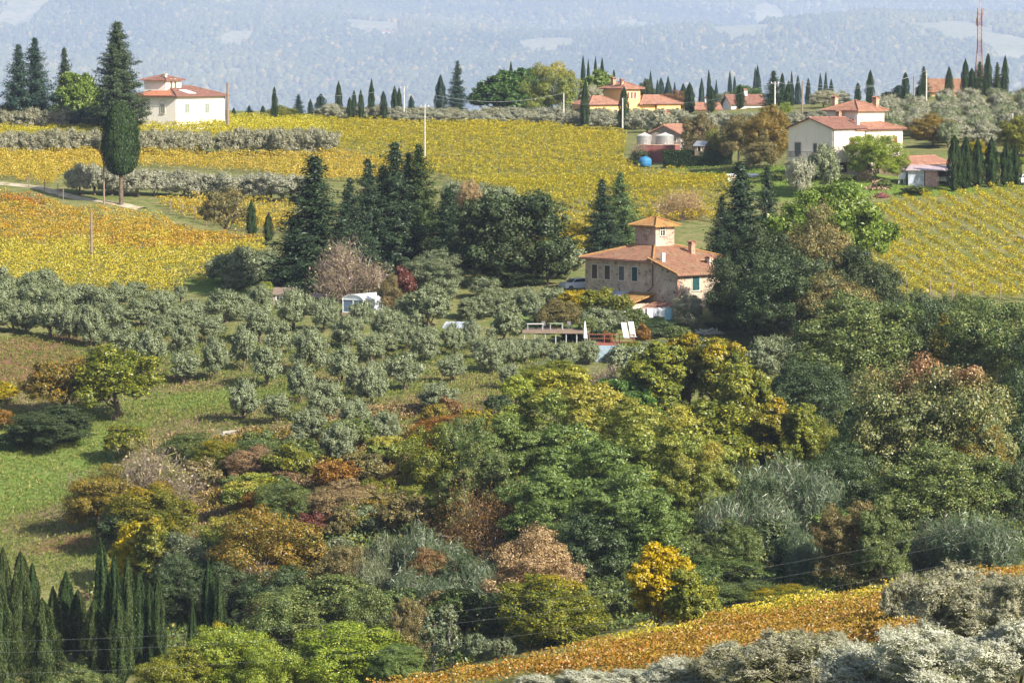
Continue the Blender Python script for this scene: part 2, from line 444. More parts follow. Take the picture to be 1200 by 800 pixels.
for s in range(4): P_cypress(100+s, W=[1.6,1.9,1.75,2.0][s], pw=[(.32,.8),(.4,.7),(.3,.65),(.45,.9)][s])
for s in range(2): P_cypress(110+s, kind='lollipop', H=10, W=5.2, n=20000, trunk=3.0, pw=(.36,.5), ls=.26, lump=.07)
for s in range(2): P_cypress(115+s, kind='plume', H=10, W=3.4, n=26000, trunk=.4, pw=(.35,.8), ls=.20, lump=.28)

def P_conifer(seed, H=16, W=7.5, levels=26, per=8, droop=.22, kind='fir', base=.8, pw=.85, leaf=.42, dens=1.0, irr=.25, bark=None):
    rng = np.random.default_rng(seed); L = Leaves(); mb = MB()
    mb.tube([(0,0,-.6),(0,0,H*.5),(0,0,H*.985)], [W*.045, W*.03, .03], 8)
    for i in range(levels):
        f = (i+.5*rng.random())/levels
        z0 = base + (H-base)*f**.95
        R = W/2*max(.03,(1-f))**pw
        R *= rng.uniform(.72, 1.12); z0 += rng.normal()*.12
        m = max(4, int(round(per*(.55+.45*(1-f)))))
        a0 = rng.random()*6.28
        for j in range(m):
            a = a0 + 6.283*j/m + rng.normal()*.2
            r = R*rng.uniform(1-irr*1.3, 1+irr*.6)
            o = np.array([math.cos(a), math.sin(a), 0])
            rise = .25*f - droop
            z0 = base + (H-base)*min(.99, max(0, f + rng.normal()*.016))
            k = max(3, int(r/.42)+2)
            s = np.linspace(.12, 1, k)
            tip = o*r
            pts = o*r*s[:, None] + UP*(rise*r*s + .12*r*s**2.5)[:, None] + UP*z0
            if i % 2 == 0 and j % 2 == 0:
                mb.tube([(0,0,z0), tuple(pts[k//2]), tuple(pts[-1])], [.05+.01*r, .035, .012], 4, cap=False)
            lc = rng.random()
            for q in range(k):
                w = (.18 + .20*r*(1-.55*s[q]))
                n = int(dens*(6 + 13*w))
                side = np.array([-o[1], o[0], 0])
                lat = rng.uniform(-1,1,n)[:, None]
                p = pts[q] + side*lat*w + o*rng.normal(size=(n,1))*.2 + UP*(rng.normal(size=(n,1))*.20 - np.abs(lat)*.10*w)
                nn = unit(UP*.6 + o*.6 + .45*rng.normal(size=(n,3)))
                t = unit(o*.8 + side*lat*.9 + .25*rng.normal(size=(n,3)) - UP*.15)
                l = leaf*rng.uniform(.7,1.3,n)
                L.add(p, nn, t, l, l*.36, np.clip(lc*.7+.3*rng.random(n),0,1))
    reg(kind, L, mb, H, W, seed, bark)
for s in range(4): P_conifer(120+s, W=[7.5,8.5,7.0,9.0][s], droop=[.25,.15,.3,.2][s], levels=42, per=9, irr=.45, dens=1.15, pw=.72, leaf=.34)
for s in range(2): P_conifer(130+s, kind='cedar', H=13, W=8, levels=13, per=6, droop=.05, irr=.55, leaf=.40, dens=1.1, base=1.2)
P_conifer(135, kind='spruce', H=10, W=6.2, levels=22, per=9, droop=.28)
P_conifer(137, kind='tall_fir', H=22, W=10.0, levels=64, per=10, droop=.06, pw=.60, base=2.0, leaf=.38, dens=1.2, irr=.4)

def P_pine(seed, H=9, W=10, kind='stone_pine', under=.45, nl=34):
    rng = np.random.default_rng(seed); L = Leaves(); cen=[]; rad=[]
    zb = H*under
    tries=0
    while len(cen) < nl and tries<4000:
        tries+=1
        d = rdir(1, rng)[0]; d[2] = abs(d[2])
        f = rng.uniform(.55,.86)
        c = np.array([d[0]*W/2*f, d[1]*W/2*f, zb + d[2]*(H-zb)*f + .35])
        r = rng.uniform(.12,.19)*W*.75
        if any(np.linalg.norm((c-q)) < .5*(r+r2) for q, r2 in zip(cen, rad)): continue
        cen.append(c); rad.append(r)
    cen=np.array(cen); rad=np.array(rad)
    for c, r in zip(cen, rad):
        lc = rng.random()
        for dd in rdir(26, rng):
            if dd[2] < -.45: continue
            pc = c + dd*r*rng.uniform(.7,1)*np.array([1,1,.75])
            n = int(22*rng.uniform(.7,1.3))
            p = pc + rng.normal(size=(n,3))*r*.16
            t = unit(dd*.6 + UP*.6 + .6*rng.normal(size=(n,3)))
            nn = unit(dd*.7+UP*.3+.5*rng.normal(size=(n,3)))
            l = .30*rng.uniform(.7,1.3,n)
            L.add(p, nn, t, l, l*.34, np.clip(lc*.6+.4*rng.random(n),0,1))
        n = 160; d = rdir(n, rng); d[:,2] *= .6
        L.add(c + d*r*.7*rng.random(n)[:,None]**.4, unit(d+.5*rng.normal(size=(n,3))), rng.normal(size=(n,3)), .5, .3, lc)
    mb = limb_trunk(cen, rad, zb*.9, .24, H, rng, nmax=16, lean=.02)
    reg(kind, L, mb, H, W, seed)
for s in range(3): P_pine(140+s)
for s in range(2): P_pine(145+s, kind='round_pine', H=5, W=5, under=.12, nl=60)

def P_reed(seed, H=4.6, W=6.0, stalks=420):
    rng = np.random.default_rng(seed); L = Leaves(); mb = MB()
    a = rng.random(stalks)*6.283; r = W/2*rng.random(stalks)**.6
    for i in range(stalks):
        o = np.array([math.cos(a[i]), math.sin(a[i]), 0]); b = o*r[i]
        h = H*rng.uniform(.55,1.0)*(1-.3*(r[i]/(W/2))**2)
        lean = o*rng.uniform(.05,.3) + .12*rng.normal(size=3); lean[2]=0
        if i % 6 == 0: mb.tube([tuple(b), tuple(b+lean*h*.4+UP*h*.6), tuple(b+lean*h+UP*h)], [.025,.02,.01], 3, cap=False)
        m = 20; s = rng.uniform(.2,1,m)
        p = b + lean*(h*s**1.5)[:,None] + UP*(h*s)[:,None]
        az = rng.random(m)*6.283
        t = np.stack([np.cos(az), np.sin(az), rng.uniform(.1,1.3,m)], -1)
        p = p + unit(t)*.28
        nn = unit(rng.normal(size=(m,3))*.6 + UP*.6 + o*.5)
        l = rng.uniform(.55,1.0,m)
        L.add(p, nn, t, l, .06, rng.random()*.7+.3*rng.random(m))
    reg('reed', L, mb, H, W, seed, BARK_TWIG)
for s in range(3): P_reed(150+s)

def P_twig(seed, H=4, W=5, n=7000, leaves=1500, kind='twig', limbs=26, bark=None):
    rng = np.random.default_rng(seed); L = Leaves(); mb = MB()
    tips=[]
    for i in range(limbs):
        d = rdir(1, rng)[0]; d[2] = abs(d[2])*.8+.25; d = unit(d)
        e = d*np.array([W/2, W/2, H*.9])*rng.uniform(.6,.95)
        m = e*.45 + UP*.15*H*rng.random()
        mb.tube([(0,0,-.2), tuple(m), tuple(e)], [.06,.03,.008], 5, cap=False); tips.append((m,e))
    k = rng.integers(0, limbs, n)
    M = np.array([t[0] for t in tips])[k]; E = np.array([t[1] for t in tips])[k]
    s = rng.random(n)[:,None]
    p = M*(1-s)+E*s + rng.normal(size=(n,3))*np.array([W,W,H])*.075
    p[:,2] = np.abs(p[:,2])
    t = unit(unit(p)*1.0 + UP*.4 + .55*rng.normal(size=(n,3)))
    L.add(p, unit(rng.normal(size=(n,3))), t, rng.uniform(.25,.65,n), .020, rng.random(n)*.8)
    m = leaves; k = rng.integers(0, n, m)
    L.add(p[k]+rng.normal(size=(m,3))*.2, rdir(m,rng), rng.normal(size=(m,3)), .13, .09, .95)
    reg(kind, L, mb, H, W, seed, bark or BARK_TWIG)
for s in range(3): P_twig(160+s)
P_twig(165, H=9, W=10, n=6000, leaves=9000, kind='bare', limbs=34, bark=BARK_PALE)

# ------------------------------------------------------------------ planting
CAT = {'cypress':'cypress','lollipop':'cypress','plume':'cypress','olive':'olive tree','olive_big':'olive tree','fir':'conifer','cedar':'conifer','spruce':'conifer','tall_fir':'conifer',
       'stone_pine':'pine tree','round_pine':'pine tree','broad':'tree','feather':'tree','holm':'tree','thin':'tree','forked':'tree','bare':'tree',
       'bush':'bush','drape':'bush','reed':'reeds','twig':'bush'}
NAME = {'cypress':'cypress_tree','lollipop':'clipped_cypress','plume':'cypress_tree','olive':'olive_tree','olive_big':'olive_tree','fir':'fir_tree','cedar':'cedar_tree','spruce':'spruce_tree','tall_fir':'fir_tree',
       'stone_pine':'stone_pine','round_pine':'pine_tree','broad':'broadleaf_tree','feather':'locust_tree','holm':'holm_oak','thin':'poplar_tree','forked':'broadleaf_tree','bare':'bare_tree',
       'bush':'shrub','drape':'ivy_covered_tree','reed':'reed_clump','twig':'twiggy_shrub'}
PLANTS = []   # (object, kind, u, v, label, desc, group)
_cnt = {}
def plant_at(kind, x, y, h, wm, palette, group, desc):
    u, v = proj((x, y, G(x, y))); return plant(kind, u, v-h*F/y, v, wm*F/y, palette, None, group, desc, d=y)
def plant(kind, u, vt, vb, w, palette, label=None, group=None, desc=None, d=None, trunk=True, rot=None):
    """plant whose base is at photo pixel (u, vb) on the ground (or at distance d), top at vt, w pixels wide"""
    if d is None:
        g = at(u, vb)
    else:
        q = P(u, vb, d); g = np.array([q[0], d, G(q[0], d)])
    top = P(u, vt, g[1])
    h = max(0.4, top[2] - g[2]); wm = w * g[1] / F
    name_, cat_ = NAME[kind], CAT[kind]
    if kind == 'bush' and max(h, wm*.8) > 4.2: kind = 'broad'
    lst = PROTO[kind]; i = _cnt.get(kind, 0); _cnt[kind] = i + 1
    cm, tm, H, W = lst[i % len(lst)]
    root = empty(name_, g, rot if rot is not None else random.random()*6.283)
    root.scale = (wm/W, wm/W, h/H)
    tl = .012 if kind in ('cypress','fir','tall_fir','lollipop','plume','spruce') else .06
    root.rotation_euler.x = random.gauss(0, tl); root.rotation_euler.y = random.gauss(0, tl)
    c = link('crown', cm, root); c.material_slots[0].link = 'OBJECT'; c.material_slots[0].material = PAL[palette]
    if tm is not None and trunk: link('trunk', tm, root)
    tag(root, None, cat_, group)
    PLANTS.append([root, kind, u, (vt+vb)/2, label, desc, group])
    return root
# ------------------------------------------------------------------ ground
def gauss(x, y, spots):
    """ground patches: (u, v, half width m, half depth m)"""
    o = np.zeros_like(x)
    for u, v, a, b in spots:
        g = at(u, v)
        o = np.maximum(o, np.exp(-((x-g[0])/a)**2 - ((y-g[1])/b)**2))
    return o

DRY = [(250,490,6,5),(330,560,14,22),(430,540,14,20),(520,470,8,7),(560,480,7,6),(480,480,7,6),(450,500,7,6),(180,520,4,8),(40,470,7,6),(90,440,7,6),(250,540,8,14),(330,500,6,5),
       (420,440,5,7),(600,460,8,7),(90,610,8,8),(550,445,7,4),(215,455,6,3),(60,400,7,4),(330,470,6,3),(440,430,6,6),(350,430,6,4),(200,400,6,4)]
SOIL = [(20,415,8,9),(10,440,6,6),(55,400,5,4),(130,690,3,5),(100,635,7,4),(545,478,4,2.5),(205,445,4,2),(500,470,4,2.5)]
LUSH = [(60,540,9,20),(120,520,8,8),(30,580,8,18),(250,470,9,5),(1000,210,16,12),(1080,222,12,6),(850,205,14,9),(300,338,10,6),(260,330,6,5),(960,222,12,8),(700,375,12,8),(650,380,8,5)]
gx = np.arange(-230, 231, 2.0); gy = np.concatenate([np.arange(-40, 840, 2.0), np.arange(840, 1200, 8.0)])
GX, GY = np.meshgrid(gx, gy)
fx, fy = GX.ravel(), GY.ravel()
V = np.stack([fx, fy, gz(fx, fy)], -1)
nx, ny = len(gx), len(gy)
ii, jj = np.meshgrid(np.arange(nx-1), np.arange(ny-1))
q = (jj*nx+ii).ravel()
FQ = np.stack([q, q+1, q+nx+1, q+nx], -1)
def ground_mat():
    m, nt, out = new_mat('meadow_ground')
    p = geo_pos(nt)
    A = lambda n: nd(nt, 'ShaderNodeAttribute', attribute_name=n).outputs['Fac']
    n1 = noise(nt, p, .22, 5, .6); n2 = noise(nt, p, 1.1, 6, .65); n3 = noise(nt, p, .05, 3)
    mp = nd(nt, 'ShaderNodeMapping'); mp.inputs['Scale'].default_value = (.16, .55, .5); mp.inputs['Rotation'].default_value = (0, 0, .35); nt.links.new(p, mp.inputs[0])
    n4 = noise(nt, mp.outputs[0], 1.0, 5, .6)
    c = mixc(nt, ramp(nt, n1, .35, .65), (.125,.150,.045), (.195,.190,.075))
    c = mixc(nt, ramp(nt, n4, .42, .68), c, (.235,.200,.095))
    c = mixc(nt, ramp(nt, n2, .48, .70), c, (.085,.125,.034))
    def masked(base, attr, col, lo, hi, src):
        s = nd(nt, 'ShaderNodeMath', operation='MULTIPLY_ADD'); nt.links.new(src, s.inputs[0]); s.inputs[1].default_value = .9; nt.links.new(A(attr), s.inputs[2])
        return mixc(nt, ramp(nt, s.outputs[0], lo, hi), base, col)
    lush = mixc(nt, ramp(nt, n2, .4, .65), (.115,.175,.036), (.185,.225,.065))
    c = masked(c, 'lush', lush, .72, 1.05, n1)
    dry = mixc(nt, ramp(nt, n2, .38, .62), (.245,.180,.100), (.150,.125,.060))
    c = masked(c, 'dry', dry, .70, 1.05, n1)
    soil = mixc(nt, ramp(nt, n2, .4, .65), (.215,.118,.066), (.15,.095,.055))
    c = masked(c, 'soil', soil, .80, 1.15, n2)
    b = nd(nt, 'ShaderNodeBsdfPrincipled'); b.inputs['Roughness'].default_value = 1; b.inputs['Specular IOR Level'].default_value = 0
    nt.links.new(c, b.inputs['Base Color'])
    bp = nd(nt, 'ShaderNodeBump'); bp.inputs['Strength'].default_value = .9; bp.inputs['Distance'].default_value = .35
    nt.links.new(n2, bp.inputs['Height']); nt.links.new(bp.outputs[0], b.inputs['Normal'])
    nt.links.new(b.outputs[0], out.inputs['Surface'])
    return m
GROUND = ground_mat()
me = np_mesh('ground', V, FQ, GROUND, smooth=True)
for an, spots in (('dry', DRY), ('soil', SOIL), ('lush', LUSH)):
    a = me.attributes.new(an, 'FLOAT', 'POINT'); a.data.foreach_set('value', gauss(fx, fy, spots).astype(np.float32))
tag(link('ground', me), kind='structure')

# ------------------------------------------------------------------ far hills
def hz(x, y):
    s = np.clip((y-9000)/17500, 0, 1); s = s*s*(3-2*s)*.35 + .65*s
    z = CAMZ - 560 + 1230*s
    z = z + 380*(vnoise(x+8000, y, 3200, 11)-.5)*np.clip((y-6500)/4500,0,1) + 200*(vnoise(x+8000, y+.5*x+3000, 1400, 12)-.5) + 46*(vnoise(x+8000, y, 520, 13)-.5)
    near = np.clip((1700-y)/600, 0, 1)
    return z*(1-near) + (CAMZ-95)*near
hx = np.arange(-5300, 5301, 110.0); hy = np.concatenate([np.arange(1120, 8000, 200.0), np.arange(8000, 26800, 110.0)])
HX, HY = np.meshgrid(hx, hy); ax, ay = HX.ravel(), HY.ravel()
nx, ny = len(hx), len(hy)
ii, jj = np.meshgrid(np.arange(nx-1), np.arange(ny-1)); q = (jj*nx+ii).ravel()
def hill_mat():
    m, nt, out = new_mat('hill_fields')
    p = geo_pos(nt)
    c = mixc(nt, ramp(nt, noise(nt, p, .004, 4), .4, .6), (.25,.23,.13), (.20,.20,.10))
    c = mixc(nt, ramp(nt, noise(nt, p, .03, 4), .5, .62), c, (.10,.13,.06))
    b = nd(nt, 'ShaderNodeBsdfDiffuse'); nt.links.new(c, b.inputs['Color']); nt.links.new(b.outputs[0], out.inputs['Surface'])
    return m
tag(link('hills', np_mesh('hills', np.stack([ax, ay, hz(ax, ay)], -1), np.stack([q,q+1,q+nx+1,q+nx],-1), hill_mat(), smooth=True)), kind='structure')

def hill_at(u, v):
    ys = np.arange(1300, 26700, 25.0)
    X = (u-600)/F; Y = (400-v)/F; dy = CP+Y*SP; dz = -SP+Y*CP; k = ys/dy
    h = np.nonzero(CAMZ+dz*k <= hz(X*k, ys))[0]
    i = h[0] if len(h) else len(ys)-1
    return np.array([X*k[i], ys[i], hz(np.array([X*k[i]]), ys[i:i+1])[0]])

# forest on the far hills: tens of thousands of crowns that read as one wood
FIELDS = [(868,31,34,150),(905,24,20,120),(1130,38,36,120),(1185,52,34,110),(640,52,34,70),(280,46,20,60),(30,8,26,120)]
def far_forest():
    rng = np.random.default_rng(5)
    N = 150000
    y = 8200 + (26400-8200)*rng.random(N)**.95
    x = (rng.random(N)*2-1)*(y*.145+40)
    keep = vnoise(x+8000, y, 390, 21) > .13
    for u, v, wpx, dep in FIELDS:
        g = hill_at(u, v); w = wpx/F*g[1]
        wob = .75+.6*vnoise(x+8000, y, 100, 22)
        keep &= (((x-g[0])/w)**2 + ((y-g[1]-(x-g[0])*.4)/(dep*3.2))**2) > wob
    x, y = x[keep], y[keep]; n = len(x); z = hz(x, y)
    import bmesh
    bm = bmesh.new(); bmesh.ops.create_icosphere(bm, subdivisions=1, radius=1)
    bm.verts.ensure_lookup_table(); bv = np.array([v.co[:] for v in bm.verts]); bf = np.array([[v.index for v in f.verts] for f in bm.faces]); bm.free()
    okf = bv[bf].mean(1)[:, 2] > -.25
    bf = bf[okf]; used = np.unique(bf); mp = -np.ones(len(bv), int); mp[used] = np.arange(len(used)); bf = mp[bf]; bv = bv[used]
    conif = (vnoise(x+8000, y, 300, 31) > .72) & (rng.random(n) < .35)
    r = rng.uniform(8.0, 17.0, n)*(.8+.5*vnoise(x+8000, y, 200, 23)); h = r*rng.uniform(.9,1.35,n)
    r = np.where(conif, r*.45, r); h = np.where(conif, h*1.6, h)
    vs = bv[None]*np.stack([r, r, h], -1)[:, None]
    vs = vs*(1+.42*(rng.random((n, len(bv), 1))-.5))
    vs = vs + np.stack([x, y, z+h*.45], -1)[:, None]
    fs = bf[None] + (np.arange(n)*len(bv))[:, None, None]
    cl = np.repeat(np.clip(.30*rng.random(n)+1.1*(vnoise(x+8000,y+.4*x+5000,1100,24)-.25)+.5*(vnoise(x+8000,y,420,25)-.4),0,1), len(bf)); rn = rng.random(len(cl))
    rn = np.repeat(rng.random(n), len(bf))*.7+.3*rn
    m = leaf_mat('far_wood', (.020,.045,.018), (.115,.125,.045), (.21,.16,.055), trans=.1, acc=.78, gloss=0)
    me = np_mesh('far_forest', vs.reshape(-1, 3), fs.reshape(-1, 3), m, {'clump': cl, 'rnd': rn})
    o = link('far_forest', me); tag(o, 'hazy blue woodland covering the distant hillside', 'forest', kind='stuff')
far_forest()

# ------------------------------------------------------------------ scattering over ground regions
def poly_xy(px):
    return np.array([at(u, v)[:2] for u, v in px])
def inside(poly, x, y):
    c = np.zeros(len(x), bool); n = len(poly)
    for i in range(n):
        x0, y0 = poly[i]; x1, y1 = poly[(i+1) % n]
        cond = ((y0 > y) != (y1 > y))
        with np.errstate(divide='ignore', invalid='ignore'):
            xs = (x1-x0)*(y-y0)/(y1-y0)+x0
        c ^= cond & (x < xs)
    return c

VMATS = {}
def vine_mat(name, *a, **k):
    VMATS[name] = leaf_mat('vine_'+name, *a, trans=.32, gloss=.03, acc=.86, **k)
vine_mat('yellow', (.50,.415,.060), (.335,.335,.050), (.56,.47,.08))
vine_mat('gold', (.48,.385,.075), (.385,.345,.066), (.50,.32,.075))
vine_mat('orange', (.45,.265,.066), (.44,.34,.068), (.45,.18,.05))
vine_mat('red', (.40,.15,.050), (.42,.24,.05), (.36,.08,.04))
vine_mat('near', (.30,.155,.044), (.32,.235,.056), (.32,.10,.035))

def vines(name, px, ang, spacing, mat, label, per_m=64, ls=.21, h0=.35, h1=1.75, wid=.42, seed=0, accent=None):
    """one vineyard: rows of vines as leafy hedges"""
    rng = np.random.default_rng(200+seed); poly = poly_xy(px)
    d = np.array([math.cos(ang), math.sin(ang)]); nrm = np.array([-d[1], d[0]])
    s = poly@d; t = poly@nrm
    X=[]; Y=[]; R=[]; RP=[]
    for k, tt in enumerate(np.arange(t.min(), t.max(), spacing)):
        m = int((s.max()-s.min())*per_m)
        s0 = s.min()+(s.max()-s.min())*rng.random(m)
        plantid = np.floor(s0/1.25)
        ss = (plantid+.5)*1.25 + rng.normal(0, .40, m)
        off = .16*np.sin(plantid*2.7+k)+rng.normal(0, wid*.5, m)
        x = ss*d[0]+(tt+off)*nrm[0]; y = ss*d[1]+(tt+off)*nrm[1]
        ok = inside(poly, x, y)
        vig = np.random.default_rng((k*7919+seed*31) % 100003).random(4000)
        pv = vig[(plantid[ok].astype(int)) % 4000]
        ok2 = pv > .05
        X.append(x[ok][ok2]); Y.append(y[ok][ok2]); R.append(pv[ok2]); RP.append(off[ok][ok2])
    x = np.concatenate(X); y = np.concatenate(Y); pv = np.concatenate(R); off = np.concatenate(RP)
    n = len(x); z = gz(x, y)
    hh = h0+(h1-h0)*(.55+.75*pv)*rng.random(n)**.55
    p = np.stack([x, y, z+hh], -1)
    side = np.sign(off)[:, None]*np.array([nrm[0], nrm[1], 0])
    nn = unit(.5*side+.6*UP+.5*rng.normal(size=(n,3)))
    L = Leaves(); L.add(p, nn, rng.normal(size=(n,3)), ls*rng.uniform(.7,1.35,n), ls*.8*rng.uniform(.7,1.3,n), np.clip(.55*pv+.5*vnoise(x+500,y,9,40+seed)+.12*rng.normal(size=n)-.1,0,1))
    me = L.mesh(name, rng); me.materials[0] = VMATS[mat]
    if accent:
        me.materials.append(VMATS[accent[0]])
        g = gauss(x, y, accent[1]) + .45*(vnoise(x+300, y, 5, 77)-.5)
        me.polygons.foreach_set('material_index', (g > .5).astype(np.int32))
    tag(link(name, me), label, 'vineyard', kind='stuff')

vines('vineyard', [(372,146),(480,150),(600,152),(736,162),(730,194),(752,207),(800,209),(850,216),(858,222),(846,262),(770,266),(700,258),(660,254),(600,236),(520,212),(460,204),(395,182)], -1.15, 2.8, 'yellow',
      'wide yellow-green vineyard slope between the fir trees and the barn with tanks', seed=1)
vines('vineyard', [(600,240),(650,258),(690,262),(700,300),(670,318),(640,312)], -1.1, 2.4, 'gold', 'small golden vineyard corner behind the round holm oak', seed=2)
vines('vineyard', [(-40,142),(160,143),(380,144),(372,150),(396,170),(240,165),(0,165),(-40,165)], .05, 2.5, 'yellow', 'yellow vineyard strip on the ridge in front of the white villa', seed=3)
vines('vineyard', [(-40,183),(90,184),(240,186),(400,184),(470,200),(470,214),(345,214),(300,205),(180,200),(80,204),(60,222),(-40,205)], -.03, 2.4, 'gold', 'golden vineyard strip between the two olive hedges on the left', seed=4)
vines('vineyard', [(-40,230),(30,237),(60,245),(76,252),(-40,258)], -.25, 2.4, 'gold', 'small vineyard block with red leaves above the dirt track', seed=5, accent=('red', [(15,243,8,6),(50,243,5,4)]))
vines('vineyard', [(180,240),(250,240),(345,250),(345,274),(310,276),(255,268),(205,256)], -.05, 2.4, 'gold', 'short golden vineyard rows beside the track and autumn tree', seed=6)
vines('vineyard', [(-40,250),(60,250),(110,254),(190,262),(240,284),(310,292),(310,308),(268,318),(240,335),(190,348),(110,346),(-40,330)], -.12, 2.4, 'gold',
      'orange and yellow vineyard slope on the left around the wooden post', seed=7, accent=('orange', [(60,268,24,20),(150,276,26,14),(240,292,20,10),(10,262,12,12),(20,285,12,10)]))
vines('vineyard', [(1026,252),(1062,240),(1110,236),(1160,230),(1430,224),(1430,354),(1200,354),(1110,352),(1060,352),(1020,330)], -1.40, 2.8, 'yellow',
      'pale yellow vineyard slope on the right below the cypress row', seed=8)
vines('vineyard', [(400,832),(440,822),(560,803),(680,778),(800,744),(900,725),(1000,711),(1100,698),(1200,687),(1400,668),(1400,735),(1100,752),(1000,772),(900,790),(800,796),(700,800),(600,804)], .25, 2.2, 'near',
      'orange autumn vineyard on the near slope in the foreground', per_m=130, ls=.145, wid=.6, h1=1.35, seed=9, accent=('gold', [(1020,695,16,10),(1120,690,14,10),(930,720,10,8),(700,770,8,6)]))

# ------------------------------------------------------------------ grass, undergrowth and brambles (uncountable)
def cover(name, px, n, hmax, ls, palette, label, cat, seed, aspect=.5, upright=.3, thin=.35, aspect_up=False, scale=5.0):
    rng = np.random.default_rng(300+seed); poly = poly_xy(px)
    lo, hi = poly.min(0), poly.max(0)
    x = lo[0]+(hi[0]-lo[0])*rng.random(n); y = lo[1]+(hi[1]-lo[1])*rng.random(n)
    k = inside(poly, x, y); x, y = x[k], y[k]
    a = vnoise(x+700, y, scale, 50+seed); b = vnoise(x+700, y, scale*.35, 60+seed)
    hgt = np.clip((.65*a+.5*b-thin), 0, 1)/(1.15-thin)
    k = hgt > .02; x, y, hgt, a = x[k], y[k], hgt[k], a[k]; n = len(x)
    z = gz(x, y)+.1+hmax*hgt*rng.random(n)**.5
    L = Leaves()
    t = unit(rng.normal(size=(n,3))+UP*upright*4)
    nn = unit(UP*(.9-upright)+.8*rng.normal(size=(n,3)))
    L.add(np.stack([x,y,z],-1), nn, t, ls*rng.uniform(.6,1.4,n), ls*aspect*rng.uniform(.6,1.4,n), np.clip(.8*b[k]+.3*rng.random(n),0,1))
    me = L.mesh(name, rng); me.materials[0] = PAL[palette]
    tag(link(name, me), label, cat, kind='stuff')
pal('grass', (.105,.150,.035), (.18,.20,.065), (.27,.22,.10), trans=.3, gloss=0)
pal('grass_lush', (.10,.18,.032), (.165,.235,.055), (.21,.26,.08), trans=.3, gloss=0)
cover('grass', [(-40,400),(180,380),(330,400),(500,400),(640,400),(640,480),(440,520),(330,520),(200,520),(150,600),(130,690),(-40,700)], 130000, .35, .34, 'grass', 'rough grass on the left slope below the olive grove', 'grass', 1, aspect=.28, upright=.5, thin=.18)
cover('grass', [(770,196),(900,196),(1000,205),(1060,216),(1200,212),(1200,224),(1100,232),(1030,246),(880,225)], 34000, .3, .32, 'grass_lush', 'bright green lawn in front of the cream house', 'grass', 2, aspect=.28, upright=.5, thin=.15)
cover('undergrowth', [(200,510),(340,500),(470,470),(560,500),(600,560),(560,640),(420,640),(280,680),(180,640),(140,580)], 90000, .9, .30, 'dry', 'brown dry brush and weeds on the slope below the olive grove', 'undergrowth', 3, thin=.36)
cover('undergrowth', [(180,520),(420,500),(560,480),(620,560),(560,680),(340,740),(140,700)], 80000, 1.2, .30, 'autumn', 'yellowing weeds and saplings among the brown brush', 'undergrowth', 4, thin=.52, scale=4)
cover('brambles', [(100,700),(200,650),(360,640),(600,560),(860,480),(1430,430),(1430,645),(1100,668),(960,702),(820,724),(640,760),(560,780),(470,800),(300,800),(120,770)], 330000, 2.4, .34, 'bramble', 'dark green brambles carpeting the gully floor', 'brambles', 5, aspect=.65, thin=.2, scale=7)

# ------------------------------------------------------------------ dirt track
def ribbon(name, px, width, mat, kind='structure', lift=.12):
    pts = [at(u, v) for u, v in px]; dense = []
    for a, b in zip(pts[:-1], pts[1:]):
        for s in np.linspace(0, 1, 8, endpoint=False): dense.append(a*(1-s)+b*s)
    dense.append(pts[-1]); dense = np.array(dense)
    mb = MB(); prev = None
    for i, p in enumerate(dense):
        d = dense[min(i+1, len(dense)-1)]-dense[max(i-1, 0)]; d = d[:2]/np.linalg.norm(d[:2]); nrm = np.array([-d[1], d[0]])
        row = []
        for k in (-1, -.35, .35, 1):
            xy = p[:2]+nrm*width/2*k*(1+.08*math.sin(i*1.3+k))
            row.append((xy[0], xy[1], G(xy[0], xy[1])+lift+(.08 if abs(k) < .9 else -.2)))
        if prev:
            for k in range(3): mb.face([prev[k], prev[k+1], row[k+1], row[k]])
        prev = row
    o = mb.build(name, mat); tag(o, kind=kind); return o
def gravel():
    m, nt, out = new_mat('pale_gravel'); p = geo_pos(nt)
    c = mixc(nt, ramp(nt, noise(nt, p, .9, 6), .4, .62), (.44,.37,.27), (.33,.28,.19))
    c = mixc(nt, ramp(nt, noise(nt, p, .35, 4), .56, .68), c, (.20,.20,.09))
    b = nd(nt, 'ShaderNodeBsdfDiffuse'); nt.links.new(c, b.inputs['Color']); nt.links.new(b.outputs[0], out.inputs['Surface']); return m
ribbon('dirt_track', [(-10,214),(30,219),(62,226),(90,232),(125,237),(152,242),(166,245)], 3.4, gravel())

# ------------------------------------------------------------------ light, air, camera
w = bpy.data.worlds.new('World'); SC.world = w; w.use_nodes = True
nt = w.node_tree; bg = nt.nodes['Background']
sky = nt.nodes.new('ShaderNodeTexSky'); sky.sky_type = 'NISHITA'; sky.sun_disc = False
SUN_EL, SUN_AZ = math.radians(33), math.radians(134)     # azimuth clockwise from +y
sky.sun_elevation = SUN_EL; sky.sun_rotation = SUN_AZ; sky.air_density = 1.0; sky.dust_density = 1.5; sky.ozone_density = 1.0
nt.links.new(sky.outputs[0], bg.inputs['Color']); bg.inputs['Strength'].default_value = .085
sd = Vector((math.sin(SUN_AZ)*math.cos(SUN_EL), math.cos(SUN_AZ)*math.cos(SUN_EL), math.sin(SUN_EL)))
sl = bpy.data.lights.new('sun', 'SUN'); sl.energy = 5.0; sl.angle = math.radians(.53); sl.color = (1, .93, .82)
so = bpy.data.objects.new('sun', sl); COL.objects.link(so); so.rotation_euler = (-sd).to_track_quat('-Z', 'Y').to_euler(); so.location = (200, -100, 400)

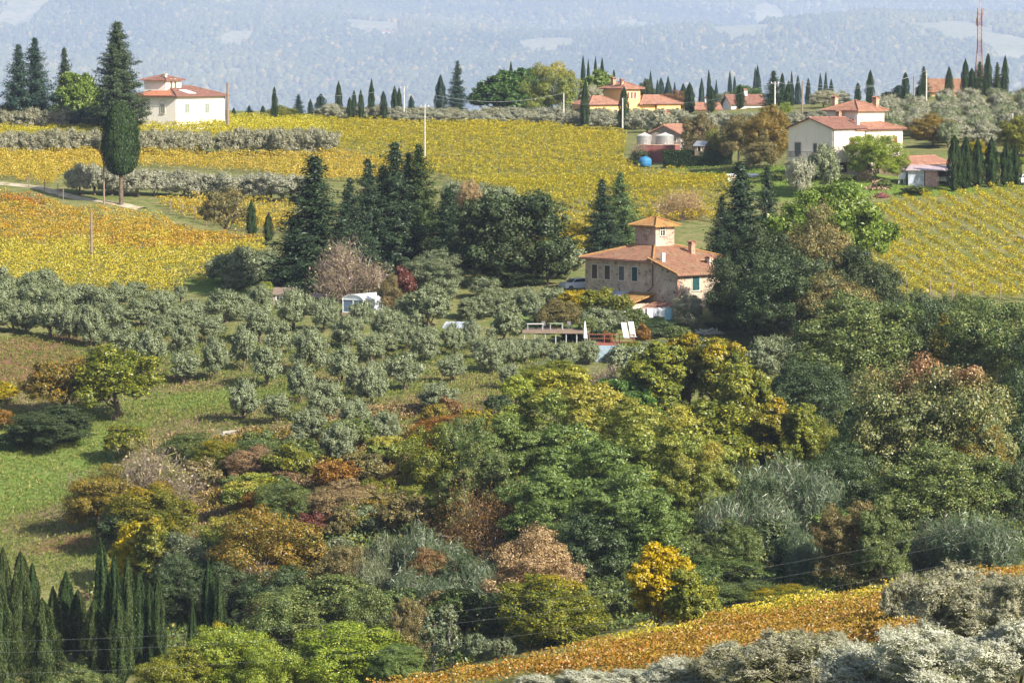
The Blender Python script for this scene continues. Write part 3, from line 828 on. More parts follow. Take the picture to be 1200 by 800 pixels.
def haze_box():
    m, nt, out = new_mat('haze_air')
    v = nd(nt, 'ShaderNodeVolumePrincipled'); v.inputs['Color'].default_value = (.60,.71,1.0,1); v.inputs['Density'].default_value = HAZE; v.inputs['Anisotropy'].default_value = .0
    nt.links.new(v.outputs[0], out.inputs['Volume'])
    mb = MB(); mb.box(-5400, 5400, -80, 27000, CAMZ-900, CAMZ+1100)
    o = mb.build('haze', m); tag(o, kind='stuff'); o['label'] = 'pale blue haze in the air over the valley'; o['category'] = 'haze'
HAZE = .000054
haze_box()

cam = bpy.data.cameras.new('camera'); cam.lens = 135; cam.sensor_width = 36; cam.sensor_fit = 'HORIZONTAL'; cam.clip_start = 1; cam.clip_end = 60000
co = bpy.data.objects.new('camera', cam); COL.objects.link(co); co.location = (0, 0, CAMZ); co.rotation_euler = (math.pi/2-PITCH, 0, 0); SC.camera = co
SC.view_settings.view_transform = 'Standard'; SC.view_settings.look = 'None'; SC.view_settings.gamma = 1; SC.view_settings.exposure = 1.08
SC.view_settings.use_curve_mapping = False
SC.render.engine = 'CYCLES'
cy = SC.cycles
cy.max_bounces = 5; cy.diffuse_bounces = 3; cy.glossy_bounces = 2; cy.transmission_bounces = 3; cy.transparent_max_bounces = 4; cy.volume_bounces = 2
cy.use_denoising = True; cy.sample_clamp_indirect = 6; cy.use_light_tree = False
# ------------------------------------------------------------------ building materials
def plain(name, col, rough=.7, spec=.3, metal=0.0, var=.12, scale=3.0):
    m, nt, out = new_mat(name)
    n = noise(nt, obj_co(nt), scale, 4)
    b = nd(nt, 'ShaderNodeBsdfPrincipled'); b.inputs['Roughness'].default_value = rough; b.inputs['Specular IOR Level'].default_value = spec; b.inputs['Metallic'].default_value = metal
    lo = tuple(c*(1-var) for c in col); hi = tuple(min(1, c*(1+var)) for c in col)
    nt.links.new(mixc(nt, ramp(nt, n, .35, .65), lo, hi), b.inputs['Base Color'])
    nt.links.new(b.outputs[0], out.inputs['Surface']); return m
def plaster(name, col, stain):
    m, nt, out = new_mat(name); p = obj_co(nt)
    n1 = noise(nt, p, .7, 5); n2 = noise(nt, p, 4, 5)
    mp = nd(nt, 'ShaderNodeMapping'); mp.inputs['Scale'].default_value = (1.6, 1.6, .25); nt.links.new(p, mp.inputs[0])
    n3 = noise(nt, mp.outputs[0], 1.5, 4)
    c = mixc(nt, ramp(nt, n1, .42, .7), col, tuple(a*.6+b*.4 for a, b in zip(col, stain)))
    c = mixc(nt, ramp(nt, n3, .50, .74), c, stain)
    b = nd(nt, 'ShaderNodeBsdfPrincipled'); b.inputs['Roughness'].default_value = .9; b.inputs['Specular IOR Level'].default_value = .15
    nt.links.new(c, b.inputs['Base Color'])
    bp = nd(nt, 'ShaderNodeBump'); bp.inputs['Strength'].default_value = .3; bp.inputs['Distance'].default_value = .02; nt.links.new(n2, bp.inputs['Height']); nt.links.new(bp.outputs[0], b.inputs['Normal'])
    nt.links.new(b.outputs[0], out.inputs['Surface']); return m
def rubble(name, a, bcol, mortar, scale=2.6):
    m, nt, out = new_mat(name); p = obj_co(nt)
    mp = nd(nt, 'ShaderNodeMapping'); mp.inputs['Scale'].default_value = (1, 1, 1.7); nt.links.new(p, mp.inputs[0])
    nz = noise(nt, p, 2.0, 3, out=1)
    vv = nd(nt, 'ShaderNodeMix'); vv.data_type = 'VECTOR'; vv.inputs[0].default_value = .12; nt.links.new(mp.outputs[0], vv.inputs[4]); nt.links.new(nz, vv.inputs[5])
    vo = nd(nt, 'ShaderNodeTexVoronoi'); vo.inputs['Scale'].default_value = scale; nt.links.new(vv.outputs[1], vo.inputs['Vector'])
    ve = nd(nt, 'ShaderNodeTexVoronoi'); ve.feature = 'DISTANCE_TO_EDGE'; ve.inputs['Scale'].default_value = scale; nt.links.new(vv.outputs[1], ve.inputs['Vector'])
    sp = nd(nt, 'ShaderNodeSeparateColor'); nt.links.new(vo.outputs['Color'], sp.inputs[0])
    c = mixc(nt, sp.outputs[0], a, bcol)
    c = mixc(nt, ramp(nt, sp.outputs[1], .72, .95), c, tuple(x*.45 for x in a))
    big = noise(nt, p, .45, 4)
    c = mixc(nt, ramp(nt, big, .45, .65), c, tuple(min(1, x*1.35) for x in mortar))
    c = mixc(nt, ramp(nt, ve.outputs['Distance'], .10, .02), c, mortar)
    b = nd(nt, 'ShaderNodeBsdfPrincipled'); b.inputs['Roughness'].default_value = .95; b.inputs['Specular IOR Level'].default_value = .1
    nt.links.new(c, b.inputs['Base Color'])
    bp = nd(nt, 'ShaderNodeBump'); bp.inputs['Strength'].default_value = .7; bp.inputs['Distance'].default_value = .05; nt.links.new(ve.outputs['Distance'], bp.inputs['Height']); nt.links.new(bp.outputs[0], b.inputs['Normal'])
    nt.links.new(b.outputs[0], out.inputs['Surface']); return m
def tiles(name, a, bcol, lichen, pitch=.26, lic=.55):
    """rows of curved roof tiles, driven by metres of uv (u along the eave, v up the slope)"""
    m, nt, out = new_mat(name)
    uv = nd(nt, 'ShaderNodeUVMap').outputs[0]
    sx = nd(nt, 'ShaderNodeSeparateXYZ'); nt.links.new(uv, sx.inputs[0])
    def mth(op, x, y=None):
        n = nd(nt, 'ShaderNodeMath', operation=op)
        for i, v in enumerate((x, y)):
            if v is None: continue
            if hasattr(v, 'is_output'): nt.links.new(v, n.inputs[i])
            else: n.inputs[i].default_value = v
        return n.outputs[0]
    ui = mth('FLOOR', mth('DIVIDE', sx.outputs[0], pitch)); vi = mth('FLOOR', mth('DIVIDE', sx.outputs[1], .38))
    cb = nd(nt, 'ShaderNodeCombineXYZ'); nt.links.new(ui, cb.inputs[0]); nt.links.new(vi, cb.inputs[1])
    wn = nd(nt, 'ShaderNodeTexWhiteNoise'); wn.noise_dimensions = '2D'; nt.links.new(cb.outputs[0], wn.inputs['Vector'])
    p = obj_co(nt)
    c = mixc(nt, wn.outputs['Value'], a, bcol)
    c = mixc(nt, ramp(nt, noise(nt, p, .8, 5, .65), lic, lic+.18), c, lichen)
    c = mixc(nt, ramp(nt, noise(nt, p, 1.6, 5, .65), .50, .70), c, tuple(x*.55 for x in a))
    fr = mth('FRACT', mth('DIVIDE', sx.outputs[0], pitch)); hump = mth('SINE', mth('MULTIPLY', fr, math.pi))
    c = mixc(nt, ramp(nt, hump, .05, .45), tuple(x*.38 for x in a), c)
    fv = mth('FRACT', mth('DIVIDE', sx.outputs[1], .38))
    h = mth('SUBTRACT', hump, mth('MULTIPLY', fv, .35))
    b = nd(nt, 'ShaderNodeBsdfPrincipled'); b.inputs['Roughness'].default_value = .9; b.inputs['Specular IOR Level'].default_value = .15
    nt.links.new(c, b.inputs['Base Color'])
    bp = nd(nt, 'ShaderNodeBump'); bp.inputs['Strength'].default_value = 1; bp.inputs['Distance'].default_value = .08; nt.links.new(h, bp.inputs['Height']); nt.links.new(bp.outputs[0], b.inputs['Normal'])
    nt.links.new(b.outputs[0], out.inputs['Surface']); return m
def glass_mat():
    m, nt, out = new_mat('window_glass'); b = nd(nt, 'ShaderNodeBsdfPrincipled')
    b.inputs['Base Color'].default_value = (.02,.025,.03,1); b.inputs['Roughness'].default_value = .08
    nt.links.new(b.outputs[0], out.inputs['Surface']); return m

M_STONE = rubble('rubble_stone', (.34,.255,.185), (.46,.37,.28), (.43,.35,.27))
M_STONE_PINK = rubble('pink_rubble', (.36,.235,.175), (.45,.31,.235), (.41,.30,.23), 3.2)
M_STONE_GREY = rubble('grey_rubble', (.27,.23,.20), (.36,.31,.27), (.30,.26,.22))
M_BRICK = plaster('red_brick_wall', (.235,.085,.075), (.17,.07,.065))
M_CREAM = plaster('cream_plaster', (.80,.715,.60), (.70,.62,.50))
M_WHITE = plaster('white_plaster', (.84,.79,.70), (.78,.70,.60))
M_YELLOW = plaster('yellow_plaster', (.80,.52,.20), (.70,.44,.18))
M_ORANGE = plaster('orange_plaster', (.66,.40,.16), (.55,.34,.15))
M_TILE = tiles('terracotta_tiles', (.28,.135,.080), (.37,.20,.125), (.34,.25,.145), lic=.48)
M_TILE_RED = tiles('red_roof_tiles', (.24,.11,.082), (.33,.17,.125), (.29,.21,.15), lic=.52)
M_TILE_OLD = tiles('weathered_tiles', (.33,.155,.10), (.45,.24,.165), (.33,.24,.17))
M_TILE_SUNLIT = tiles('painted_sunlit_tiles', (.48,.19,.10), (.54,.23,.13), (.52,.22,.13), lic=.7)  # orange brightened to carry sunlight painted into the tile colour
M_TILE_GOLD = tiles('lichen_tiles', (.37,.18,.07), (.46,.25,.09), (.42,.28,.09), lic=.45)
M_GLASS = glass_mat()
M_SHUT_BROWN = plain('brown_shutter', (.085,.055,.045)); M_SHUT_RED = plain('red_brown_shutter', (.26,.085,.045)); M_SHUT_GREEN = plain('green_shutter', (.012,.065,.070)); M_SHUT_GREY = plain('grey_green_shutter', (.30,.33,.27))
M_SHUT_GREYD = plain('grey_shutter', (.10,.11,.10))
M_WOOD = plain('weathered_wood', (.22,.16,.12)); M_WOOD_RED = plain('red_wood', (.26,.085,.055)); M_DARKWOOD = plain('dark_wood', (.07,.05,.04))
M_METAL = plain('grey_metal', (.42,.43,.45), .45, .5, .6); M_PIPE = plain('copper_pipe', (.16,.08,.06), .5)
M_CONC = plain('concrete', (.50,.48,.44), .9, .1); M_SURR = plain('stone_surround', (.55,.48,.38), .9, .1); M_WPAINT = plain('white_paint', (.80,.80,.78), .5); M_IRON = plain('dark_iron', (.05,.05,.055), .5)
M_CORR = plain('galvanised_sheet', (.46,.50,.56), .5, .4, .2, .2, 1.2); M_CORR_PINK = plain('faded_pink_boards', (.50,.31,.26), .8, .2, 0, .2); M_SHEETROOF = plain('mauve_sheet_roof', (.44,.34,.35), .6, .3, .1, .25)
M_DARK = plain('painted_interior_shade', (.012,.012,.014), 1, 0)  # near-black colour standing in for the shade inside porches and doorways
M_STEEL = plain('stainless_tank', (.33,.325,.31), .4, .5, .35, .08); M_BLUE = plain('blue_plastic', (.035,.17,.34), .6); M_TARPW = plain('white_sheeting', (.78,.80,.82), .5)
M_CHIM = rubble('chimney_brick', (.42,.20,.13), (.48,.26,.18), (.40,.28,.20), 5)

# ------------------------------------------------------------------ building parts
def wall_box(parent, mat, x0, x1, y0, y1, z0, z1, name='wall'):
    mb = MB(); mb.box(x0, x1, y0, y1, z0, z1); return mb.build(name, mat, parent)
def hip_roof(parent, x0, x1, y0, y1, z, rise, ov, mat, name='roof', th=.18, ridge=None, cap=True):
    """hip roof; ridge=None: pyramid or hip along the longer side"""
    X0, X1, Y0, Y1 = x0-ov, x1+ov, y0-ov, y1+ov
    lx, ly = X1-X0, Y1-Y0
    s = rise/(min(x1-x0, y1-y0)/2); zt = z+rise; ze = z-ov*s
    if lx >= ly:
        h = ly/2; a = (X0+h, (Y0+Y1)/2, zt); b = (X1-h, (Y0+Y1)/2, zt)
        A,B,C_,D = (X0,Y0,ze),(X1,Y0,ze),(X1,Y1,ze),(X0,Y1,ze)
        planes = [[A,B,b,a],[B,C_,b],[C_,D,a,b],[D,A,a]] ; hips = [(A,a),(B,b),(C_,b),(D,a),(a,b)]
    else:
        h = lx/2; a = ((X0+X1)/2, Y0+h, zt); b = ((X0+X1)/2, Y1-h, zt)
        A,B,C_,D = (X0,Y0,ze),(X1,Y0,ze),(X1,Y1,ze),(X0,Y1,ze)
        planes = [[A,B,a],[B,C_,b,a],[C_,D,b],[D,A,a,b]] ; hips = [(A,a),(B,a),(C_,b),(D,b),(a,b)]
    if abs(lx-ly) < .02:
        planes = [[A,B,a],[B,C_,a],[C_,D,a],[D,A,a]]; hips = [(A,a),(B,a),(C_,a),(D,a)]
    mb = MB()
    for p in planes: mb.face(p)
    lo = [(p[0],p[1],p[2]-th) for p in (A,B,C_,D)]; hi = [A,B,C_,D]
    for i in range(4):
        j = (i+1)%4; mb.face([lo[i],lo[j],hi[j],hi[i]])
    mb.face(lo[::-1])
    r = mb.build(name, mat, parent)
    if cap:
        mc = MB()
        for p, q in hips: mc.tube([p, q], .13, 6)
        mc.build('ridge_tiles', mat, r)
    return r
def gable_roof(parent, x0, x1, y0, y1, z, rise, ov, mat, axis='y', th=.18, name='roof'):
    """ridge along axis"""
    mb = MB()
    if axis == 'y':
        xm = (x0+x1)/2; s = rise/((x1-x0)/2); e = z-ov*s
        mb.slab([(x1+ov,y0-ov,e),(x1+ov,y1+ov,e),(xm,y1+ov,z+rise),(xm,y0-ov,z+rise)], th)
        mb.slab([(x0-ov,y1+ov,e),(x0-ov,y0-ov,e),(xm,y0-ov,z+rise+.003),(xm,y1+ov,z+rise+.003)], th)
        rd = [(xm,y0-ov,z+rise+.02),(xm,y1+ov,z+rise+.02)]
    else:
        ym = (y0+y1)/2; s = rise/((y1-y0)/2); e = z-ov*s
        mb.slab([(x0-ov,y0-ov,e),(x1+ov,y0-ov,e),(x1+ov,ym,z+rise),(x0-ov,ym,z+rise)], th)
        mb.slab([(x1+ov,y1+ov,e),(x0-ov,y1+ov,e),(x0-ov,ym,z+rise+.003),(x1+ov,ym,z+rise+.003)], th)
        rd = [(x0-ov,ym,z+rise+.02),(x1+ov,ym,z+rise+.02)]
    r = mb.build(name, mat, parent)
    mc = MB(); mc.tube(rd, .13, 6); mc.build('ridge_tiles', mat, r)
    return r
def gable_wall(parent, mat, x0, x1, y0, y1, z0, z, rise, axis='y', name='wall'):
    mb = MB(); e = .12
    if axis == 'y':
        xm = (x0+x1)/2
        f = lambda y: [(x0,y,z0),(x1,y,z0),(x1,y,z-e),(xm,y,z+rise-e),(x0,y,z-e)]
        a, b = f(y0), f(y1)
    else:
        ym = (y0+y1)/2
        f = lambda x: [(x,y1,z0),(x,y0,z0),(x,y0,z-e),(x,ym,z+rise-e),(x,y1,z-e)]
        a, b = f(x0), f(x1)
    mb.face(a); mb.face(b[::-1])
    for i in range(5):
        j = (i+1)%5; mb.face([a[j],a[i],b[i],b[j]])
    return mb.build(name, mat, parent)
def window(parent, o, t, n, w, h, style='glass', surround=M_SURR, arched=False, name='window', proud=.05):
    """window centred on o (bottom middle) on a wall with tangent t and outward normal n"""
    mb = MB(); f = .12
    mb.obox(o, t, n, -w/2-f, -w/2, 0, proud+.02, -f, h+f); mb.obox(o, t, n, w/2, w/2+f, 0, proud+.02, -f, h+f)
    mb.obox(o, t, n, -w/2, w/2, 0, proud+.02, h, h+f); mb.obox(o, t, n, -w/2-.06, w/2+.06, 0, proud+.10, -f-.002, 0)
    fr = mb.build(name, surround, parent)
    g = MB(); g.obox(o, t, n, -w/2+.002, w/2-.002, .003, .018, .002, h-.002); g.build('pane', M_GLASS, fr)
    if style == 'glass':
        b = MB(); b.obox(o, t, n, -.025, .025, .018, .04, .002, h-.002); b.obox(o, t, n, -w/2+.002, -.027, .018, .038, h*.62, h*.62+.04); b.obox(o, t, n, .027, w/2-.002, .018, .038, h*.62, h*.62+.04)
        b.build('sash', M_WPAINT if style == 'glass' else M_WOOD, fr)
    else:
        for s in (-1, 1):
            b = MB(); a0, a1 = (-w/2+.005, -.006) if s < 0 else (.006, w/2-.005)
            k = max(6, int(h/.14))
            b.obox(o, t, n, a0, a0+.05, .02, .06, .004, h-.004); b.obox(o, t, n, a1-.05, a1, .02, .06, .004, h-.004)
            for i in range(k): b.obox(o, t, n, a0+.05, a1-.05, .024, .052, h*i/k+.012, h*(i+.8)/k)
            b.build('shutter', style, fr)
    if arched:
        a = MB(); m = 10
        pts = [(o[0]+t[0]*(w/2+.18)*math.cos(math.pi*i/m)+n[0]*.03, o[1]+t[1]*(w/2+.18)*math.cos(math.pi*i/m)+n[1]*.03, o[2]+h+.18+(w/2+.12)*math.sin(math.pi*i/m)) for i in range(m+1)]
        a.tube(pts, .05, 5); a.build('arch_moulding', surround, fr)
    return fr
def door(parent, o, t, n, w, h, mat, surround=M_SURR):
    mb = MB(); f = .14
    mb.obox(o, t, n, -w/2-f, -w/2, 0, .08, 0, h+f); mb.obox(o, t, n, w/2, w/2+f, 0, .08, 0, h+f); mb.obox(o, t, n, -w/2, w/2, 0, .08, h, h+f)
    fr = mb.build('door', surround, parent)
    d = MB(); d.obox(o, t, n, -w/2+.003, w/2-.003, .004, .05, .01, h-.003); d.build('door_leaf', mat, fr)
    k = MB(); k.obox(o, t, n, w/2-.16, w/2-.10, .05, .11, h*.48, h*.52); k.build('handle', M_IRON, fr)
def chimney(parent, x, y, z, w=.7, h=1.2, mat=None, cap=True):
    mb = MB(); mb.box(x-w/2, x+w/2, y-w/2, y+w/2, z-.7, z+h); mb.box(x-w/2-.08, x+w/2+.08, y-w/2-.08, y+w/2+.08, z+h+.002, z+h+.12)
    c = mb.build('chimney', mat or M_CHIM, parent)
    if cap:
        m2 = MB(); m2.box(x-w/2, x-w/2+.12, y-w/2, y+w/2, z+h+.12, z+h+.38); m2.box(x+w/2-.12, x+w/2, y-w/2, y+w/2, z+h+.12, z+h+.38)
        m2.slab([(x-w/2-.1,y-w/2-.1,z+h+.40),(x+w/2+.1,y-w/2-.1,z+h+.40),(x+w/2+.1,y,z+h+.60),(x-w/2-.1,y,z+h+.60)], .06)
        m2.slab([(x+w/2+.1,y+w/2+.1,z+h+.40),(x-w/2-.1,y+w/2+.1,z+h+.40),(x-w/2-.1,y,z+h+.603),(x+w/2+.1,y,z+h+.603)], .06)
        m2.build('chimney_cap', M_TILE_OLD, c)
def pipe(parent, pts, mat=M_PIPE, r=.06, name='drainpipe'):
    mb = MB(); mb.tube(pts, r, 6); mb.build(name, mat, parent)
X_, NX_, Y_, NY_ = (1,0), (-1,0), (0,1), (0,-1)
def anchor(root_rz, local, world):
    """origin so that the local point lands on the world point"""
    c, s = math.cos(root_rz), math.sin(root_rz)
    return (world[0]-(c*local[0]-s*local[1]), world[1]-(s*local[0]+c*local[1]), world[2]-local[2])

# ------------------------------------------------------------------ the stone farmhouse
RZ = math.radians(-50)
FH = empty('stone_farmhouse', anchor(RZ, (12.1, 0, 5.7), P(765, 304, 452)), RZ)
tag(FH, 'stone farmhouse with square tower and terracotta roofs in the middle of the photo', 'house')
sl_ = math.tan(math.radians(17.5)); D_ = 11.5
def ext_wall():
    mb = MB()
    mb.box(0, 12.1, 0, D_, -3, 5.60)
    return mb.build('wall', M_STONE, FH)
ext_wall()
ze = 5.7 - 4.3*sl_
mb = MB()
a = [(12.105,.02,-3.5),(16.4,.02,-3.5),(16.4,.02,ze-.15),(12.105,.02,5.55)]; b = [(p[0], 5.9, p[2]) for p in a]
mb.face(a); mb.face(b[::-1])
for i in range(4):
    j = (i+1)%4; mb.face([a[j],a[i],b[i],b[j]])
mb.build('wall', M_STONE, FH)
mb = MB(); mb.box(16.28, 16.43, -.012, .36, -3.5, ze-.2); mb.build('brick_quoins', M_CHIM, FH)
rise = 5.75*sl_
# main hip roof, its right-hand plane running on over the extension
ov = .55; zt = 5.7+rise; cx_, cy_ = 6.05, 5.75
R = MB()
A=(-ov,-ov,5.7-ov*sl_); B=(12.1+ov,-ov,5.7-ov*sl_); C2=(12.1+ov,D_+ov,5.7-ov*sl_); D2=(-ov,D_+ov,5.7-ov*sl_); T=(cx_,cy_,zt)
for tri in ((A,B,T),(B,C2,T),(C2,D2,T),(D2,A,T)): R.face(tri)
hi=[A,B,C2,D2]; lo=[(p[0],p[1],p[2]-.2) for p in hi]
for i in range(4):
    j=(i+1)%4; R.face([lo[i],lo[j],hi[j],hi[i]])
R.face(lo[::-1])
rf = R.build('roof', M_TILE, FH)
mc = MB()
for p in (A,B,C2,D2): mc.tube([p, T], .15, 6)
mc.build('ridge_tiles', M_TILE_GOLD, rf)
R = MB(); x1 = 16.4+.5; zz = 5.7-(x1-12.1)*sl_
R.slab([(x1,-.45,zz+.03),(x1,6.35,zz+.03),(11.6,6.35,5.7+.5*sl_+.03),(11.6,-.45,5.7+.5*sl_+.03)], .2)
r2 = R.build('roof', M_TILE, FH)
mc = MB(); mc.tube([(11.7,-.45,5.7+.4*sl_+.08),(x1,-.45,zz+.08)], .13, 6); mc.tube([(12.4,-.05,5.95),(12.9,.5,5.95)], .06, 5); mc.build('verge_tiles', M_TILE_GOLD, r2)
mc = MB(); mc.box(12.6,13.0,.75,1.15,5.3,6.45); mc.build('flue', M_WPAINT, FH)
# tower
tx0, tx1, ty0, ty1 = 4.2, 7.9, 4.25, 7.25; tz = 5.7+3.95
wall_box(FH, M_STONE_PINK, tx0, tx1, ty0, ty1, 5.5, tz, 'tower')
hip_roof(FH, tx0, tx1, ty0, ty1, tz+.02, .68, .55, M_TILE_GOLD, 'tower_roof')
window(FH, (tx1, 5.35, 8.2), Y_, X_, .65, 1.05, 'glass')
window(FH, (6.6, ty0, 8.55), X_, NY_, .3, .3, 'glass')
# windows of the long wall
for x, st in ((1.75,M_SHUT_BROWN),(4.05,M_SHUT_BROWN),(6.6,M_SHUT_GREYD),(8.95,M_SHUT_GREEN)):
    window(FH, (x, 0, 3.0), X_, NY_, .95, 1.65, st)
window(FH, (1.7,0,-.1), X_, NY_, .8, 1.0, 'glass')
window(FH, (11.5,0,3.3), X_, NY_, .16, .3, 'glass'); window(FH, (12.9,.02,3.25), X_, NY_, .16, .3, 'glass')
window(FH, (16.4, 2.9, 2.15), Y_, X_, 1.15, 1.6, M_SHUT_GREEN)
window(FH, (16.4, 2.8, -1.1), Y_, X_, .85, 1.0, 'glass'); window(FH, (16.4, 2.75, 1.0), Y_, X_, .2, .3, 'glass')
window(FH, (14.3, .02, -1.2), X_, NY_, .7, .9, 'glass')
door(FH, (16.4, 5.1, -3.0), Y_, X_, .9, 2.1, M_WOOD_RED)
pipe(FH, [(12.18,-.5,5.45),(12.15,-.1,5.0),(12.15,-.1,2.4),(11.3,-.12,1.9)]); pipe(FH, [(16.5,5.98,ze-.35),(16.5,5.98,-2.5)])
mb = MB(); mb.tube([(-.6,-.65,5.35),(12.7,-.65,5.35)], .07, 6); mb.tube([(16.95,-.4,zz-.22),(16.95,6.3,zz-.22)], .07, 6); mb.build('gutter', M_PIPE, FH)
chimney(FH, 10.6, 7.6, 6.2, .6, .9); chimney(FH, 13.0, 8.3, 4.0, .5, 1.4, M_SURR)
wall_box(FH, M_STONE_PINK, 12.105, 14.2, 5.92, 10.6, -3, 4.45)
R = MB(); R.slab([(14.8,5.95,4.35),(14.8,11.0,4.35),(12.0,11.0,5.25),(12.0,5.95,5.25)], .15); R.build('roof', M_TILE_OLD, FH)
# lean-to roofs and porch along the long wall
wall_box(FH, M_STONE, 6.6, 12.0, -3.4, -.01, -3.2, .55)
R = MB(); R.slab([(8.2,-4.0,.62),(12.6,-4.0,.62),(12.6,-.02,1.75),(8.2,-.02,1.75)], .14); R.build('lean_to_roof', M_TILE_GOLD, FH)
R = MB(); R.slab([(5.0,-3.9,.50),(8.15,-3.9,.50),(8.15,-.02,1.72),(5.0,-.02,1.72)], .10); R.build('sheet_roof', M_CORR, FH)
wall_box(FH, M_STONE, 12.7, 16.2, -3.0, -.01, -3.6, -.35)
R = MB(); R.slab([(12.62,-3.6,-.22),(16.5,-3.6,-.22),(16.5,-.02,.85),(12.62,-.02,.85)], .14); R.build('lean_to_roof', M_TILE_OLD, FH)
R = MB(); R.slab([(7.5,-6.6,-.55),(13.0,-6.6,-.55),(13.0,-3.45,-.15),(7.5,-3.45,-.15)], .07); R.build('porch_awning', M_TARPW, FH)
for x in (7.7,9.4,11.1,12.8):
    q = MB(); q.tube([(x,-6.5,-3.5),(x,-6.5,-.6)], .07, 6); q.build('porch_post', M_DARKWOOD, FH)
q = MB(); q.box(12.9,13.5,-4.0,-3.4,-3.6,.1); q.build('porch_pillar', M_WPAINT, FH)
mb = MB(); mb.box(8.0,11.9,-3.46,-3.41,-3.0,-.2); mb.build('porch_shade_sheet', M_DARK, FH)  # black sheet on the lean-to wall, porch shade put in as colour
# pergola frame in front of the lean-to
# ------------------------------------------------------------------ cream house on the right
RZ = math.radians(-45)
CH = empty('cream_house', anchor(RZ, (8.7, 0, 6.4), P(976, 150, 572)), RZ)
tag(CH, 'cream plastered house with red tiled roofs and small tower on the right', 'house')
gable_wall(CH, M_CREAM, 0, 8.7, 0, 7.5, -2.5, 6.4, 1.45)
gable_roof(CH, 0, 8.7, 0, 7.5, 6.45, 1.45, .4, M_TILE_RED)
wall_box(CH, M_CREAM, 1.2, 8.55, 7.505, 16.5, -2.5, 6.15)
hip_roof(CH, 1.2, 8.55, 5.6, 16.5, 6.25, 1.35, .45, M_TILE_OLD)
wall_box(CH, M_CREAM, -.2, 6.0, 9.0, 15.2, 5.0, 9.05, 'tower')
hip_roof(CH, -.2, 6.0, 9.0, 15.2, 9.1, 1.25, .55, M_TILE_OLD, 'tower_roof')
chimney(CH, .4, 10.2, 9.5, .7, 1.0); chimney(CH, 5.0, 14.4, 9.4, .75, 1.0)
chimney(CH, 7.6, 7.0, 6.9, .45, 1.3, M_WPAINT, False); chimney(CH, 2.6, 1.6, 7.0, .35, .9, M_WPAINT, False); chimney(CH, 3.0, 8.1, 7.4, .6, .9)
window(CH, (8.7, 4.4, 3.1), Y_, X_, .95, 1.7, M_SHUT_RED)
for y in (9.0, 12.0, 14.8): window(CH, (8.55, y, 3.4), Y_, X_, .85, 1.5, M_SHUT_RED if y > 13 else M_SHUT_BROWN)
window(CH, (8.7, 2.4, -.3), Y_, X_, 1.7, 1.5, M_SHUT_BROWN); window(CH, (8.55, 8.6, -.5), Y_, X_, .9, 1.2, M_SHUT_BROWN)
door(CH, (1.9, 0, 1.9), X_, NY_, 1.2, 2.2, M_SHUT_GREYD); window(CH, (5.3, 0, 2.6), X_, NY_, .7, 1.4, M_SHUT_GREYD)
mb = MB(); mb.box(.9, 5.9, -1.5, -.005, 1.62, 1.84); bal = mb.build('balcony', M_CONC, CH)
mb = MB()
for a in np.linspace(.95, 5.85, 26): mb.box(a-.015, a+.015, -1.47, -1.44, 1.84, 2.8)
mb.box(.92, 5.88, -1.48, -1.43, 2.8, 2.85)
for b_ in np.linspace(-1.4, -.1, 8): mb.box(.93, .96, b_-.015, b_+.015, 1.84, 2.8); mb.box(5.84, 5.87, b_-.015, b_+.015, 1.84, 2.8)
mb.build('railing', M_IRON, bal)
R = MB(); R.slab([(.9,-1.9,.95),(6.6,-1.9,.95),(6.6,-.02,1.42),(.9,-.02,1.42)], .12); R.build('porch_roof', M_DARKWOOD, CH)
for x in (1.1, 3.8, 6.4):
    q = MB(); q.box(x-.12, x+.12, -1.85, -1.61, -2.2, .82); q.build('porch_post', M_SURR, CH)
mb = MB(); mb.box(1.4, 7.6, -.06, -.012, -1.6, .6); mb.build('porch_shade_sheet', M_DARK, CH)  # near-black sheet over the wall paints in the shade beneath the balcony
pipe(CH, [(8.8,.1,6.1),(8.8,.1,-1)]); pipe(CH, [(8.85,7.45,6.1),(8.8,7.45,-1)])
mb = MB(); mb.tube([(9.15,-.3,6.24),(9.15,7.3,6.24)], .07, 6); mb.tube([(9.05,7.6,6.05),(9.05,16.9,6.05)], .07, 6); mb.build('gutter', M_PIPE, CH)

# ------------------------------------------------------------------ white villa top left
RZ = math.radians(-30)
WV = empty('white_villa', anchor(RZ, (12, 0, 6.4), P(206, 111.5, 715)), RZ)
tag(WV, 'white villa with square tower behind the tall fir on the left ridge', 'house')
wall_box(WV, M_WHITE, 2.5, 12, 0, 16.2, -2, 6.35)
hip_roof(WV, 2.5, 12, 0, 16.2, 6.42, 1.6, .6, M_TILE_RED)
R = MB(); R.slab([(3.2,-.62,6.30),(11.6,-.62,6.30),(7.4,4.3,7.86),(7.1,4.3,7.86)], .04); R.build('painted_sunlit_plane', M_TILE_SUNLIT, WV)  # added sheet, sunlight on this hip plane painted as brighter orange tiles
a0, b0 = 8.2, 2.2
wall_box(WV, M_WHITE, a0-4.9, a0, b0, b0+5.0, 5.5, 9.3, 'tower'); hip_roof(WV, a0-4.9, a0, b0, b0+5.0, 9.35, .75, .6, M_TILE_RED, 'tower_roof')
for y in (b0+1.75, b0+3.05): window(WV, (a0, y, 7.6), Y_, X_, .55, 1.2, M_SHUT_RED, arched=True)
for x in (4.6, 9.0): window(WV, (x, 0, 3.0), X_, NY_, .95, 1.65, M_SHUT_GREY, arched=True)
for x in (4.4, 8.8): window(WV, (x, 0, -.2), X_, NY_, .8, .9, M_SHUT_BROWN)
for y in (3.6, 10.2): window(WV, (12, y, 3.0), Y_, X_, 1.5, 1.7, M_SHUT_GREY)
for y in (3.4, 10.2): window(WV, (12, y, -.3), Y_, X_, 1.5, 1.0, M_SHUT_BROWN if y < 5 else M_SHUT_GREY)
